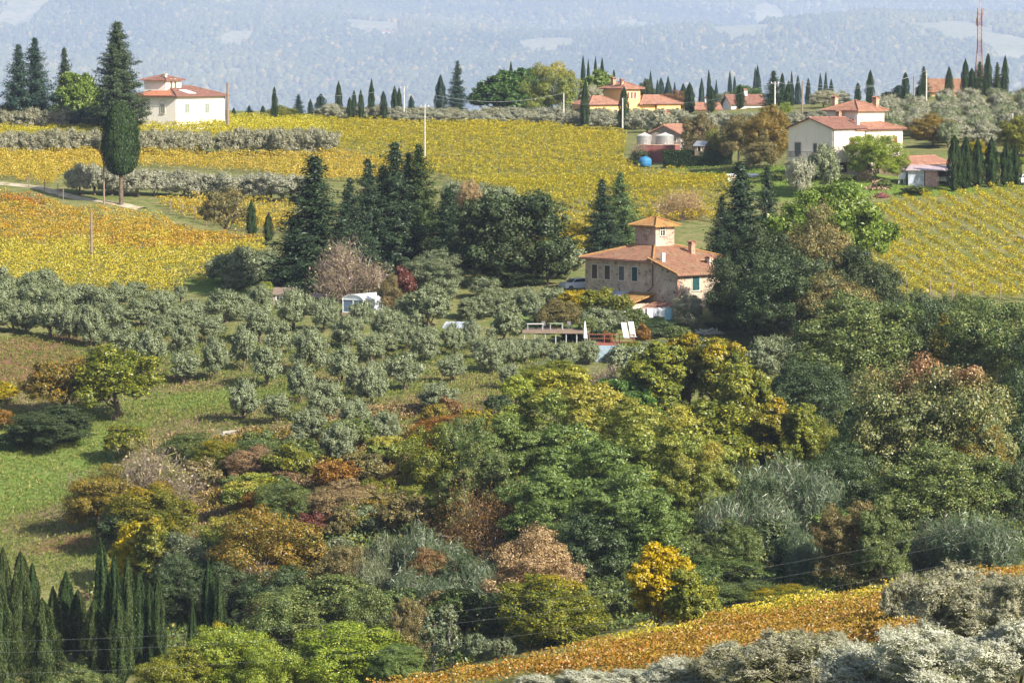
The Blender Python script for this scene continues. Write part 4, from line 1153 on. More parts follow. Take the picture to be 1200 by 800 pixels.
chimney(WV, a0-1.3, b0+1.6, 9.7, .6, .5, M_SURR, False)
mb = MB(); mb.slab([(11.6,4.6,6.72),(11.6,7.2,6.72),(9.4,7.2,7.32),(9.4,4.6,7.32)], .08); mb.build('skylight', M_WPAINT, WV)
pipe(WV, [(12.1,.12,6.1),(12.1,.12,-1)], M_SURR); pipe(WV, [(12.1,16.05,6.1),(12.1,16.05,-1)])
mb = MB(); mb.tube([(1.9,-.7,6.1),(12.7,-.7,6.1),(12.7,16.9,6.1)], .08, 6); mb.build('gutter', M_PIPE, WV)

# ------------------------------------------------------------------ yellow villa
RZ = math.radians(35)
YV = empty('yellow_villa', anchor(RZ, (0, 0, 6.7), P(730, 102, 785)), RZ)
tag(YV, 'yellow villa with a square tower and low wings on the ridge', 'house')
wall_box(YV, M_YELLOW, 0, 4.4, 0, 6.6, -2, 6.65, 'tower'); hip_roof(YV, 0, 4.4, 0, 6.6, 6.72, .95, .7, M_TILE_OLD, 'tower_roof')
wall_box(YV, M_YELLOW, -8.2, -.005, .4, 6.4, -2, 3.35); hip_roof(YV, -8.2, .2, .4, 6.4, 3.4, 1.45, .45, M_TILE_OLD)
wall_box(YV, M_YELLOW, 4.405, 8.6, .3, 6.2, -2, 3.4); wall_box(YV, M_YELLOW, 8.605, 14.6, -.3, 5.4, -2, 3.25)
hip_roof(YV, 4.2, 14.6, -.3, 6.0, 3.45, 1.5, .45, M_TILE_OLD)
for x in (1.35, 2.2, 3.05): window(YV, (x, 0, 4.35), X_, NY_, .5, 1.25, M_SHUT_RED, arched=True)
for x in (-6.3, -3.9, -1.6): window(YV, (x, .4, .8), X_, NY_, .8, 1.3, M_SHUT_BROWN)
window(YV, (1.0, 0, .9), X_, NY_, .7, 1.1, 'glass'); window(YV, (3.2, 0, 1.2), X_, NY_, .5, .6, 'glass')
window(YV, (6.3, .3, .9), X_, NY_, .8, 1.2, M_SHUT_BROWN); window(YV, (9.3, -.3, 1.2), X_, NY_, .6, .7, 'glass')
for x in (11.2, 13.4): window(YV, (x, -.3, 1.0), X_, NY_, .8, 1.1, M_SHUT_RED)
chimney(YV, 1.0, 4.6, 7.2, .8, .9); chimney(YV, .8, 1.4, 7.0, .6, .8)
pipe(YV, [(8.5,.2,3.1),(8.5,.2,-1)])
mb = MB(); mb.tube([(-8.7,-.1,3.1),(-.2,-.1,3.1)], .07, 6); mb.tube([(4.6,-.8,3.15),(15.1,-.8,3.15)], .07, 6); mb.build('gutter', M_PIPE, YV)

# ------------------------------------------------------------------ distant houses
def small_house(name, label, u, v, d, rz, L_, W_, H_, rise_, wm, rm, wins, chim=True):
    """eave corner (left front) at pixel u, v"""
    r = empty(name, anchor(rz, (0, 0, H_), P(u, v, d)), rz); tag(r, label, 'house')
    gable_wall(r, wm, 0, L_, 0, W_, -4, H_, rise_, 'x'); gable_roof(r, 0, L_, 0, W_, H_+.05, rise_, .5, rm, 'x')
    for x in wins: window(r, (x, 0, H_-2.2), X_, NY_, .8, 1.2, M_SHUT_BROWN)
    if chim: chimney(r, L_*.55, W_*.5, H_+rise_, .7, .8, M_WPAINT)
    return r
small_house('pink_house', 'low house with salmon roof and white chimney behind the ridge cypresses', 857, 121, 840, math.radians(12), 7.5, 7, 3.5, 1.7, M_WHITE, M_TILE_RED, (1.5,4,6))
small_house('pink_house', 'small pink house with white dovecote chimney right of the yellow villa', 815, 127, 835, math.radians(10), 5.5, 5, 3.5, 1.1, plaster('pink_plaster', (.66,.36,.26), (.55,.30,.22)), M_TILE_OLD, (3,))
small_house('orange_house', 'orange house with broad tiled roof beside the radio tower', 1082, 106.5, 860, math.radians(-6), 10.5, 9, 4.2, 2.5, M_ORANGE, M_TILE, (1.2,4,6.5,9))
def far_house(u, v, label):
    g = hill_at(u, v); r = empty('distant_house', (g[0], g[1], g[2]), .4); tag(r, label, 'house')
    gable_wall(r, M_CREAM, -17, 17, -10, 10, -3, 20, 7, 'x'); gable_roof(r, -17, 17, -10, 10, 20.1, 7, 1, M_TILE_RED, 'x')
    for x in (-6, -2, 2, 6): window(r, (x, -10, 14), X_, NY_, 1.2, 1.8, M_SHUT_BROWN)
far_house(315, 13, 'tiny pale farmhouse in the woods on the far hill, left'); far_house(452, 44, 'tiny farmhouse with red roof among far hill trees, centre'); far_house(385, 102, 'tiny pale house low on the far hillside beside the cypresses')

# ------------------------------------------------------------------ barn with tanks
RZ = math.radians(-28)
BN = empty('stone_barn', anchor(RZ, (5.6, 0, 3.1), P(795, 156, 655)), RZ)
tag(BN, 'grey stone barn with tiled gable roof behind two steel wine tanks', 'barn')
gable_wall(BN, M_STONE_GREY, 0, 5.9, 0, 13, -3.5, 3.1, 1.35); gable_roof(BN, 0, 5.9, 0, 13, 3.15, 1.35, .45, M_TILE_OLD)
door(BN, (2.2, 0, .4), X_, NY_, .75, 2.0, M_DARK); window(BN, (4.9, 0, 1.6), X_, NY_, .55, .65, 'glass')
g = at(763, 194); bw = P(748, 170, 648)
BW = empty('brick_retaining_wall', (bw[0], 648, bw[2]), math.radians(-12)); tag(BW, 'dark red brick terrace wall under the steel tanks', 'wall')
mb = MB(); mb.box(0, 6.2, 0, 5.5, -4.5, -.06); mb.build('wall_body', M_BRICK, BW)
mb = MB(); mb.box(-.08, 6.28, -.08, 5.58, -.055, .06); mb.build('coping', M_CHIM, BW)
def tank(u, vt, vb, wpx, d, label):
    b_ = P(u, vb, d); r_ = wpx/F*d/2; h_ = P(u, vt, d)[2]-b_[2]
    t = empty('wine_tank', b_); tag(t, label, 'tank', 'steel wine tanks by the barn')
    mb = MB(); mb.lathe((0,0,0), [(0,.0),(r_,.0),(r_,h_*.76)], 24)
    for k in (.18,.4,.62): mb.lathe((0,0,0), [(r_,h_*k-.03),(r_+.03,h_*k-.02),(r_+.03,h_*k+.02),(r_,h_*k+.03)], 24)
    mb.build('tank_body', M_STEEL, t, smooth=False)
    m2 = MB(); m2.lathe((0,0,0), [(r_+.04,h_*.765),(r_*.2,h_*.95),(r_*.16,h_),(0,h_)], 24); m2.build('lid', M_CONC, t)
    m3 = MB(); m3.tube([(0,-r_-.02,.25),(0,-r_-.35,.25)], .09, 8); m3.build('valve', M_WPAINT, t)
tank(755, 155.5, 170, 18, 650.5, 'left steel wine tank with pointed lid on the brick terrace'); tank(779, 155.5, 170, 21, 650, 'right steel wine tank with pointed lid on the brick terrace')
def blue_tank():
    g = at(756, 196); t = empty('water_tank', (g[0], g[1], g[2]+.1)); tag(t, 'bright blue round water tank below the brick wall', 'tank')
    r_ = 7.6/F*g[1]; h_ = P(756, 184, g[1])[2]-g[2]
    mb = MB(); prof = [(0,0),(r_*.85,.05),(r_,h_*.25),(r_,h_*.6),(r_*.85,h_*.82),(r_*.45,h_*.95),(.0,h_*.97)]
    mb.lathe((0,0,0), prof, 20); mb.build('tank_body', M_BLUE, t, smooth=True)
    m2 = MB(); m2.lathe((0,0,h_*.93), [(0,0),(.3,0),(.3,.14),(0,.14)], 12); m2.build('cap', M_BLUE, t)
blue_tank()
# ------------------------------------------------------------------ sheds at the right
RZ = math.radians(-36)
SH = empty('stone_shed', anchor(RZ, (5.3, 0, 2.0), P(1066, 192, 576)), RZ)
tag(SH, 'long stone shed with brown tiled roof beside the cypress row', 'shed')
gable_wall(SH, M_STONE, 0, 5.3, 0, 12, -3, 2.0, .9); gable_roof(SH, 0, 5.3, 0, 12, 2.05, .9, .35, M_TILE_OLD)
RZ = math.radians(-14); q0 = P(1064, 217.5, 566)
MS = empty('tin_shed', (q0[0], 566, q0[2]), RZ); tag(MS, 'grey tin and pink board lean-to shed with open garage', 'shed')
def corrug(mb, x0, x1, y, z0, z1, step=.17, dep=.05):
    k = int((x1-x0)/step)
    for i in range(k):
        a = x0+i*step; m_ = a+step/2
        mb.face([(a,y,z0),(m_,y-dep,z0),(m_,y-dep,z1),(a,y,z1)]); mb.face([(m_,y-dep,z0),(a+step,y,z0),(a+step,y,z1),(m_,y-dep,z1)])
mb = MB(); corrug(mb, 0, 2.5, 0, -.5, 2.25); mb.build('tin_wall', M_CORR, MS)
mb = MB()
for i in range(9): mb.box(2.52+i*.2, 2.70+i*.2, -.02, .06, -.5, 2.2)
mb.build('board_wall', M_CORR_PINK, MS)
mb = MB(); mb.box(0, .08, .1, 3.5, -.5, 2.2); mb.box(0, 6.4, 3.4, 3.5, -.5, 2.2); mb.build('back_wall', M_DARKWOOD, MS)
mb = MB(); mb.slab([(-.3,-.5,2.3),(6.7,-.5,2.3),(6.7,3.8,2.95),(-.3,3.8,2.95)], .08); mb.build('sheet_roof', M_SHEETROOF, MS)
for x in (4.4, 6.3):
    q = MB(); q.box(x-.07, x+.07, .0, .14, -.5, 2.25); q.build('post', M_WOOD, MS)

# ------------------------------------------------------------------ cars
M_CAR = plain('white_car_paint', (.78,.79,.80), .25, .5, 0, .02); M_TYRE = plain('tyre_rubber', (.02,.02,.02), .8, .2); M_RIM = plain('wheel_rim', (.5,.5,.52), .3, .5, .8)
M_LAMP = plain('lamp_glass', (.75,.76,.78), .1, .5); M_TAIL = plain('tail_lamp', (.45,.02,.02), .2, .5)
def make_car(loc, rz, label):
    c = empty('parked_car', loc, rz); tag(c, label, 'car', 'white parked cars')
    prof = [(-2.05,.32),(-2.1,.62),(-2.0,.88),(-1.55,.98),(-1.1,1.02),(-.55,1.42),(.3,1.5),(1.25,1.46),(1.75,1.1),(2.02,.98),(2.08,.6),(2.02,.32)]
    mb = MB(); wd = .86
    ins = lambda z: wd-.12*max(0, (z-.9)/.6)
    L0 = [(x,-ins(z),z) for x,z in prof]; L1 = [(x,ins(z),z) for x,z in prof]
    mb.face(L0); mb.face(L1[::-1])
    for i in range(len(prof)):
        j = (i+1)%len(prof); mb.face([L0[j],L0[i],L1[i],L1[j]])
    mb.build('body', M_CAR, c)
    for s in (-1, 1):
        w_ = MB(); pts = [(-.98,1.04),(-.5,1.38),(.28,1.43),(1.15,1.39),(1.5,1.1)]
        f = [(x, s*(ins(z)+.012), z) for x, z in pts]; b2 = [(x, s*(ins(z)-.01), z) for x, z in pts]
        if s < 0: f, b2 = f[::-1], b2[::-1]
        w_.face(f[::-1]); w_.face(b2)
        for i in range(5): w_.face([f[i],f[(i+1)%5],b2[(i+1)%5],b2[i]])
        w_.build('side_window', M_GLASS, c)
        for x in (-1.3, 1.3):
            t_ = MB(); t_.tube([(x,s*.68,.32),(x,s*.88,.32)], .32, 16); wo = t_.build('wheel', M_TYRE, c)
            r_ = MB(); r_.tube([(x,s*.87,.32),(x,s*.895,.32)], .20, 12); r_.build('rim', M_RIM, wo)
        h_ = MB(); h_.box(-2.09,-1.93,s*.62-.16,s*.62+.16,.64,.80); h_.build('headlight', M_LAMP, c)
        h_ = MB(); h_.box(1.96,2.085,s*.66-.12,s*.66+.12,.66,.95); h_.build('tail_light', M_TAIL, c)
    w_ = MB(); w_.slab([(-1.13,-.74,1.06),(-.58,-.68,1.43),(-.58,.68,1.43),(-1.13,.74,1.06)], .03); w_.build('windscreen', M_GLASS, c)
    w_ = MB(); w_.slab([(1.72,.7,1.16),(1.30,.66,1.46),(1.30,-.66,1.46),(1.72,-.7,1.16)], .03); w_.build('rear_window', M_GLASS, c)
    return c
def car_at(u, v, rz, label, d=None):
    g = at(u, v) if d is None else np.array([P(u, v, d)[0], d, P(u, v, d)[2]])
    return make_car((g[0], g[1], g[2]+.12), rz, label)
g = P(677, 342, 463); car_at(676, 341, .5, 'white car parked at the left end of the stone farmhouse', 466)
car_at(1110, 217, 1.1, 'white car half inside the open tin shed'); car_at(1199, 217, .5, 'pale car at the right edge behind the last cypress')

# ------------------------------------------------------------------ greenhouse, huts, decks
RZ = math.radians(-32); q0 = P(402, 366, 452)
GH = empty('greenhouse', (q0[0], 452, q0[2]), RZ); tag(GH, 'white arched greenhouse with clear panes on a brick base', 'greenhouse')
wG, lG = 2.9, 5.2
mb = MB(); mb.box(-.1, wG+.1, -.1, lG+.1, -2.6, -.02); mb.build('brick_base', M_CHIM, GH)
mb = MB(); n_ = 9
arc = [(wG/2-(wG/2+.06)*math.cos(math.pi*i/n_), 1.55+.62*math.sin(math.pi*i/n_)) for i in range(n_+1)]
for i in range(n_): mb.slab([(arc[i][0],-.15,arc[i][1]),(arc[i+1][0],-.15,arc[i+1][1]),(arc[i+1][0],lG+.15,arc[i+1][1]),(arc[i][0],lG+.15,arc[i][1])][::1], .05)
mb.build('arched_roof', M_TARPW, GH, smooth=False)
mb = MB(); mb.face([(a,.0,z-.03) for a, z in arc][::-1]); mb.face([(a,.05,z-.03) for a, z in arc]); mb.build('gable_panel', M_TARPW, GH)
mb = MB()
for x in (0, wG/2, wG): mb.box(x-.05, x+.05, -.04, .06, 0, 1.55)
for y in np.linspace(0, lG, 5): mb.box(wG-.05, wG+.06, y-.05, y+.05, 0, 1.55); mb.box(-.06, .05, y-.05, y+.05, 0, 1.55)
mb.box(-.06, wG+.06, -.06, .065, -.015, .12); mb.box(-.06, wG+.06, -.06, .065, 1.5, 1.6); mb.box(wG-.055, wG+.065, 0, lG, -.012, .12); mb.box(wG-.055, wG+.065, 0, lG, 1.5, 1.6)
mb.build('frame', M_WPAINT, GH)
M_GHG = plain('greenhouse_glass', (.13,.19,.27), .12, .6)
for x0, x1 in ((.06, wG/2-.06), (wG/2+.06, wG-.06)):
    mb = MB(); mb.box(x0, x1, 0, .03, .13, 1.49); mb.build('pane', M_GHG, GH)
M_GHS = plain('greenhouse_side_glass', (.42,.47,.50), .15, .6)
for y in np.linspace(0, lG, 5)[:-1]:
    mb = MB(); mb.box(wG-.03, wG, y+.06, y+lG/4-.06, .13, 1.49); mb.build('pane', M_GHS, GH)

def hut(name, label, cat, u, v, d, rz, L_, W_, H_, wm, rm, extra=None, slope=.25):
    q = P(u, v, d); r = empty(name, (q[0], d, q[2]), rz); tag(r, label, cat)
    mb = MB(); mb.hexa([(0,0,-.8),(L_,0,-.8),(L_,W_,-.8),(0,W_,-.8),(0,0,H_),(L_,0,H_),(L_,W_,H_+slope*W_),(0,W_,H_+slope*W_)]); mb.build('wall', wm, r)
    mb = MB(); mb.slab([(-.25,-.3,H_+.07-.3*slope),(L_+.25,-.3,H_+.07-.3*slope),(L_+.25,W_+.25,H_+.07+slope*(W_+.25)),(-.25,W_+.25,H_+.07+slope*(W_+.25))], .06); mb.build('roof', rm, r)
    return r
h1 = hut('plank_hut', 'pinkish grey plank hut at the foot of the tall fir', 'hut', 319, 364, 462, math.radians(-8), 2.4, 2.2, 2.0, plain('grey_pink_planks', (.40,.31,.29), .9, .1, 0, .25, 5), M_WOOD)
window(h1, (.9,0,1.3), X_, NY_, .7, .5, 'glass', M_WPAINT); door(h1, (1.75,0,.0), X_, NY_, .6, 1.5, M_DARKWOOD)
h2 = hut('low_brick_shed', 'low shed with pale pink flat roof left of the greenhouse', 'shed', 362, 356, 462, math.radians(-6), 3.4, 2.4, .75, M_CHIM, plain('pink_roof_felt', (.52,.33,.27)), slope=.12)
door(h2, (.8,0,-.75), X_, NY_, .7, 1.35, M_DARKWOOD)
h3 = hut('flat_roofed_shed', 'low brick shed with flat white roof above the olive grove', 'shed', 153, 353, 488, math.radians(-5), 5.6, 3.0, .95, M_CHIM, M_WPAINT, slope=.10)
door(h3, (1.2,0,-.8), X_, NY_, .8, 1.6, M_DARKWOOD)
h4 = hut('garden_shed', 'small shed with white roof among olives right of greenhouse', 'shed', 521, 394, 436, math.radians(-10), 2.3, 1.9, 1.0, M_WOOD, M_CORR, slope=.22)
door(h4, (.8,0,-.7), X_, NY_, .7, 1.6, M_DARKWOOD)
h5 = hut('white_garden_wall', 'low white concrete cistern behind the dark fir, lower lawn', 'cistern', 853, 218, 585, math.radians(-4), 4.4, 2.4, 1.6, M_WHITE, M_WPAINT, slope=.05)
door(h5, (1.0,0,0), X_, NY_, .7, 1.2, M_DARKWOOD)
h6 = hut('dog_kennel', 'small kennel with grey roof beside the clipped hedge', 'kennel', 814, 177, 630, math.radians(-20), 1.6, 1.6, .9, M_WOOD, M_METAL, slope=.35)
door(h6, (.8,0,0), X_, NY_, .5, .75, M_DARK)

def deck(label, u0, u1, v, d, rz, W_, top, legs, rail, name='terrace_deck', drop=3.0):
    q = P(u0, v, d); L_ = (u1-u0)/F*d/math.cos(rz); r = empty(name, (q[0], d, q[2]), rz); tag(r, label, 'deck')
    mb = MB()
    k = int(W_/.22)
    for i in range(k): mb.box(0, L_, i*W_/k+.01, (i+1)*W_/k-.01, -.10, 0)
    mb.box(0, L_, -.06, -.003, -.32, .02); mb.box(0, L_, W_+.003, W_+.06, -.32, .02)
    mb.build('platform', top, r)
    for x in np.linspace(.2, L_-.2, legs):
        p_ = MB(); p_.tube([(x,.15,-drop),(x,.15,-.10)], .08, 6); p_.build('post', M_METAL, r)
    if rail:
        mb = MB()
        for x in np.linspace(.05, L_-.05, max(4, int(L_/1.1))): mb.box(x-.04, x+.04, -.05, .03, .025, .95)
        mb.box(0, L_, -.05, .03, .955, 1.03); mb.box(0, L_, -.04, .02, .5, .56); mb.build('railing', rail, r)
    return r
DK = deck('long raised timber terrace on grey posts below the farmhouse garden', 612, 690, 387, 432, math.radians(-6), 3.4, M_WOOD, 7, None)
deck('red railed timber terrace below the laundry line', 690, 744, 402, 425, math.radians(-4), 2.8, M_WOOD_RED, 5, M_WOOD_RED, drop=2.4)
# retaining bank of turf behind the long terrace comes from the ground; furniture on it
def table(u, v, d, label, top, L_=1.9, W_=.9):
    q = P(u, v, d); t = empty('garden_table', (q[0], d, q[2]+.02), .1); tag(t, label, 'table')
    mb = MB(); mb.box(-L_/2, L_/2, -W_/2, W_/2, .70, .75); mb.build('table_top', top, t)
    for sx in (-1,1):
        for sy in (-1,1):
            l = MB(); l.box(sx*(L_/2-.1)-.035, sx*(L_/2-.1)+.035, sy*(W_/2-.1)-.035, sy*(W_/2-.1)+.035, 0, .70); l.build('leg', M_METAL, t)
table(627, 387, 433.4, 'pale grey garden table at the left end of the long terrace', M_CONC); table(652, 386.5, 433.6, 'green topped garden table on the long terrace', plain('green_table', (.20,.30,.20)), 1.6)
def chair(loc, rz, mat, label, group):
    c = empty('garden_chair', loc, rz); tag(c, label, 'chair', group)
    mb = MB(); mb.box(-.24,.24,-.24,.24,.42,.46); mb.build('seat', mat, c)
    mb = MB(); mb.hexa([(-.24,.20,.47),(.24,.20,.47),(.24,.25,.47),(-.24,.25,.47),(-.22,.30,.95),(.22,.30,.95),(.22,.34,.95),(-.22,.34,.95)]); mb.build('backrest', mat, c)
    for sx in (-1,1):
        for sy in (-1,1):
            l = MB(); l.tube([(sx*.25,sy*.25,0),(sx*.20,sy*.20,.42)], .025, 5); l.build('leg', mat, c)
        l = MB(); l.tube([(sx*.27,-.2,.44),(sx*.28,-.18,.66),(sx*.26,.26,.68)], .025, 5); l.build('armrest', mat, c)
    return c
for u, lb in ((638,'dark garden chair between the tables on the long terrace'),(668,'dark garden chair right of the green table on terrace')):
    q = P(u, 386.6, 434.0); chair((q[0], 434.0, q[2]+.03), .4, M_IRON, lb, 'chairs on the long terrace')
q = at(1057, 217); chair((q[0], q[1]-.3, q[2]+.1), -.4, M_WPAINT, 'white plastic garden chair outside the stone shed', None).scale = (1.7,1.7,1.7)
def barrel():
    g = at(1062, 214); t = empty('water_butt', (g[0], g[1], g[2]+.1)); tag(t, 'beige rounded water butt against the stone shed wall', 'barrel')
    mb = MB(); mb.lathe((0,0,0), [(0,0),(.75,.02),(.82,.4),(.82,1.3),(.7,1.65),(.3,1.75),(0,1.75)], 18); mb.build('barrel_body', plain('beige_plastic', (.52,.44,.36), .5), t, smooth=True)
    mb = MB(); mb.lathe((0,0,1.74), [(0,0),(.25,0),(.25,.14),(0,.14)], 12); mb.build('cap', M_DARKWOOD, t)
barrel()
def lounger(u, v, d, rz, label):
    q = P(u, v, d); t = empty('leaning_panel', (q[0], d, q[2]), rz); tag(t, label, 'panel', 'white panels leaning on the red terrace')
    mb = MB(); mb.hexa([(0,0,0),(.62,0,0),(.62,.06,0),(0,.06,0),(-.25,.6,1.7),(.37,.6,1.7),(.37,.66,1.7),(-.25,.66,1.7)]); mb.build('sheet', M_CONC, t)
    mb = MB(); mb.box(0,.72,-.05,-.004,.0,.1); mb.build('batten', M_METAL, t)
lounger(731, 396, 424.0, .1, 'left one of two white sheets leaning above the red terrace'); lounger(739, 395, 424.6, .05, 'right one of two white sheets leaning above the red terrace')
def pool():
    q = P(697, 418, 421); t = empty('plunge_pool', (q[0], 421, q[2]), -.06); tag(t, 'pale blue rectangular water tank under the red terrace', 'pool')
    mb = MB(); L_, W_, H_ = 2.7, 2.0, 1.1
    mb.box(0, L_, 0, .12, -1.5, H_); mb.box(0, L_, W_-.12, W_, -1.5, H_); mb.box(0, .12, .122, W_-.122, -1.5, H_); mb.box(L_-.12, L_, .122, W_-.122, -1.5, H_); mb.build('tank_wall', plain('pale_blue_liner', (.26,.34,.40), .5), t)
    mb = MB(); mb.box(.122, L_-.122, .122, W_-.122, H_-.35, H_-.3); mb.build('water', plain('pool_water', (.10,.22,.25), .05, .6), t)
pool()
def parasol():
    q = P(685.5, 401, 427); t = empty('closed_parasol', (q[0], 427, q[2]-.6)); tag(t, 'closed white parasol at the end of the long terrace', 'parasol')
    mb = MB(); mb.tube([(0,0,0),(0,0,3.0)], .035, 6); mb.build('pole', M_WPAINT, t)
    mb = MB(); mb.lathe((0,0,0), [(.03,1.0),(.20,1.1),(.16,2.0),(.06,2.8),(0,2.9)], 10); mb.build('canopy', M_TARPW, t)
parasol()
# laundry line at the porch
def laundry():
    a = P(748, 366, 441.0); b = P(786, 365, 441.6)
    t = empty('laundry_line', (a[0], a[1], a[2]-1.2)); tag(t, 'washing line on two posts beside the farmhouse porch', 'clothes line')
    dx = b-a
    for f_ in (0, 1):
        mb = MB(); mb.tube([(dx[0]*f_, dx[1]*f_, -1.5),(dx[0]*f_, dx[1]*f_, 1.9)], .05, 6); mb.build('post', M_WPAINT if f_ == 0 else M_WOOD, t)
    mb = MB(); mb.tube([(dx[0]*s, dx[1]*s, 1.8-.12*math.sin(math.pi*s)) for s in np.linspace(0,1,9)], .012, 4); mb.build('line', M_WPAINT, t)
    mats = {'white':M_TARPW,'blue':plain('blue_cloth',(.30,.55,.68),.9),'teal':plain('teal_cloth',(.10,.42,.48),.9),'grey':plain('grey_cloth',(.40,.42,.46),.9)}
    for k, (f0, w_, h_, cl, lb) in enumerate(((.08,.5,.95,'grey','grey cloth first from the left on the washing line'),(.27,.7,1.05,'white','white cloth pegged beside the grey cloth on the washing line'),(.47,.45,.9,'grey','narrow grey cloth in the middle of the washing line'),(.62,.75,1.0,'white','wide white sheet near the blue towel on the washing line'),(.82,.85,1.35,'blue','light blue towel hanging at the right end of the washing line'))):
        p0 = a + dx*f0 + np.array([0,-.03,-1.2+1.72-.08])
        o = MB(); n_ = 8; rows = 6
        pt = lambda i, j: (p0[0]+w_*i/n_, p0[1]+.05*math.sin(i*1.5+j*.4)*(j/rows), p0[2]-h_*j/rows+.02*math.cos(i*.8))
        for i in range(n_):
            for j in range(rows): o.face([pt(i,j+1),pt(i+1,j+1),pt(i+1,j),pt(i,j)])
        ob = o.build('hanging_cloth', mats[cl]); 
        sm = ob.modifiers.new('thickness','SOLIDIFY'); sm.thickness = .012
        tag(ob, lb, 'laundry', 'laundry on the washing line')
laundry()

# ------------------------------------------------------------------ poles, mast, wires
def pole(u, vt, vb, label, mat=None, arms=(), d=None, r=.14, cat='pole'):
    g = at(u, vb) if d is None else np.array([P(u, vb, d)[0], d, P(u, vb, d)[2]])
    h = P(u, vt, g[1])[2]-g[2]
    t = empty('utility_pole', g); tag(t, label, cat, 'utility poles')
    mb = MB(); mb.tube([(0,0,-.8),(0,0,h)], [r*1.25, r*.8], 8); mb.build('shaft', mat or M_CONC, t)
    for z in arms:
        a_ = MB(); a_.box(-.75,.75,-.05,.05,h-z-.05,h-z+.05); ao = a_.build('crossarm', M_METAL, t)
        for x in (-.65, 0, .65):
            i_ = MB(); i_.tube([(x,0,h-z+.05),(x,0,h-z+.32)], [.07,.05], 6); i_.build('insulator', M_WPAINT, ao)
    return g + np.array([0,0,h])
p1 = pole(267, 97, 141, 'weathered wooden post standing right of the white villa', M_WOOD, (), 700, .26)
p2 = pole(498, 122, 192, 'tall concrete power pole with insulators in the yellow vineyard', M_CONC, (.5,), None, .10)
p3 = pole(473.5, 101, 143, 'grey power pole among the ridge olives left of centre', M_CONC, (.4,), 770)
p4 = pole(660.5, 109, 135, 'short grey power pole below the yellow-green willow', M_CONC, (), 772)
p5 = pole(729.5, 115, 154, 'pale pole in front of the yellow villa', M_CONC, (), 735)
p6 = pole(107.5, 248, 313, 'bare wooden post standing in the orange vineyard', M_WOOD, (), None, .17)
p7 = pole(122, 180, 240, 'thin wooden pole beside the track at the clipped cypress', M_WOOD, (), None, .12)
p8 = pole(908, 96, 128, 'pole with white lamp head above the cream house trees', M_CONC, (.3,), 720)
p9 = pole(940, 95, 128, 'brown pole left of the cream house tower', M_WOOD, (), 725)
p10 = pole(1070.5, 88, 118, 'thin brown pole beside the dark conifer, right ridge', M_WOOD, (), 790)
p11 = pole(1085.5, 83, 124, 'grey pole in the right-hand olive slope by the orange house', M_CONC, (), 780)
p12 = pole(1186.5, 133, 146, 'short pale post in the olive slope at the right edge', M_CONC, (), 640)
def wire(a, b, sag, label, r=.028, mat=None):
    mb = MB(); a = np.array(a); b = np.array(b); n_ = 20
    mid = (a+b)/2
    mb.tube([tuple(a*(1-s)+b*s-mid-np.array([0,0,4*sag*s*(1-s)])) for s in np.linspace(0,1,n_+1)], r, 4, cap=False)
    o = mb.build('power_line', mat or M_METAL); o.location = tuple(mid); tag(o, label, 'power line', 'overhead power lines')
lb_ = 'thin overhead power line sagging between ridge poles'
wire(p1, p3, 2.2, 'power line from the wooden post by the white villa'); wire(p3, p4, 2.4, 'power line between the pole among ridge olives and the willow pole')
wire(p3-np.array([0,0,1]), p5, 2.6, 'power line passing below the umbrella pines to the yellow villa'); wire(p5, p8, 2.2, 'power line from the yellow villa pole towards the cream house')
wire(p8, p9, .4, 'short power line between two poles left of the cream house'); wire(p9, p11, 2.0, 'power line passing above the cream house roof'); wire(p9-np.array([0,0,.8]), p10, 1.6, 'lower power line passing above the cream house roof')
M_CABLE = plain('grey_cable', (.12,.125,.13), .5, .4)
for k, (v0, v1) in enumerate(((752,590),(765,606),(790,628))):
    wire(P(-60, v0, 262+3*k), P(1260, v1, 262+3*k), 2.2, ('uppermost','middle','lowest')[k]+' thin cable spanning the gully in front of the trees', .007, M_CABLE)
def mast():
    d = 905; b = P(1147.5, 96, d); t = empty('radio_mast', (b[0], d, b[2]-6)); tag(t, 'red and white lattice radio mast rising behind the right cypresses', 'radio mast')
    top = P(1147.5, 9.5, d)[2]-(b[2]-6); n_ = 22
    M_RED = plain('mast_red', (.22,.06,.05)); M_MW = plain('mast_white', (.33,.24,.21))
    segs = {}
    w_ = lambda z: (.95 if z > top*.62 else .95+1.9*(1-z/(top*.62)))/2
    for i in range(n_):
        z0, z1 = top*i/n_, top*(i+1)/n_; a, b_ = w_(z0), w_(z1)
        c = [(-1,-1),(1,-1),(1,1),(-1,1)]
        mb = segs.setdefault((i//3)%2, MB())
        for k in range(4):
            (x0,y0),(x1,y1) = c[k], c[(k+1)%4]
            mb.tube([(x0*a,y0*a,z0),(x0*b_,y0*b_,z1)], .07, 4); mb.tube([(x0*a,y0*a,z0),(x1*b_,y1*b_,z1)], .035, 4); mb.tube([(x1*a,y1*a,z0),(x0*b_,y0*b_,z1)], .035, 4); mb.tube([(x0*a,y0*a,z0),(x1*a,y1*a,z0)], .04, 4)
    segs[0].build('lattice', M_RED, t); segs[1].build('lattice', M_MW, t, label='paler lattice sections of the mast')
    mb = MB(); mb.tube([(0,0,top),(0,0,top+2)], .06, 5); mb.build('aerial', M_MW, t)
    for k, (z, a_) in enumerate(((top*.96,.3),(top*.86,2.4),(top*.9,4.2))):
        mb = MB(); x, y = math.cos(a_)*.9, math.sin(a_)*.9; mb.tube([(x,y,z-.9),(x,y,z+.9)], .16, 6); mb.build('antenna', M_MW, t)
mast()

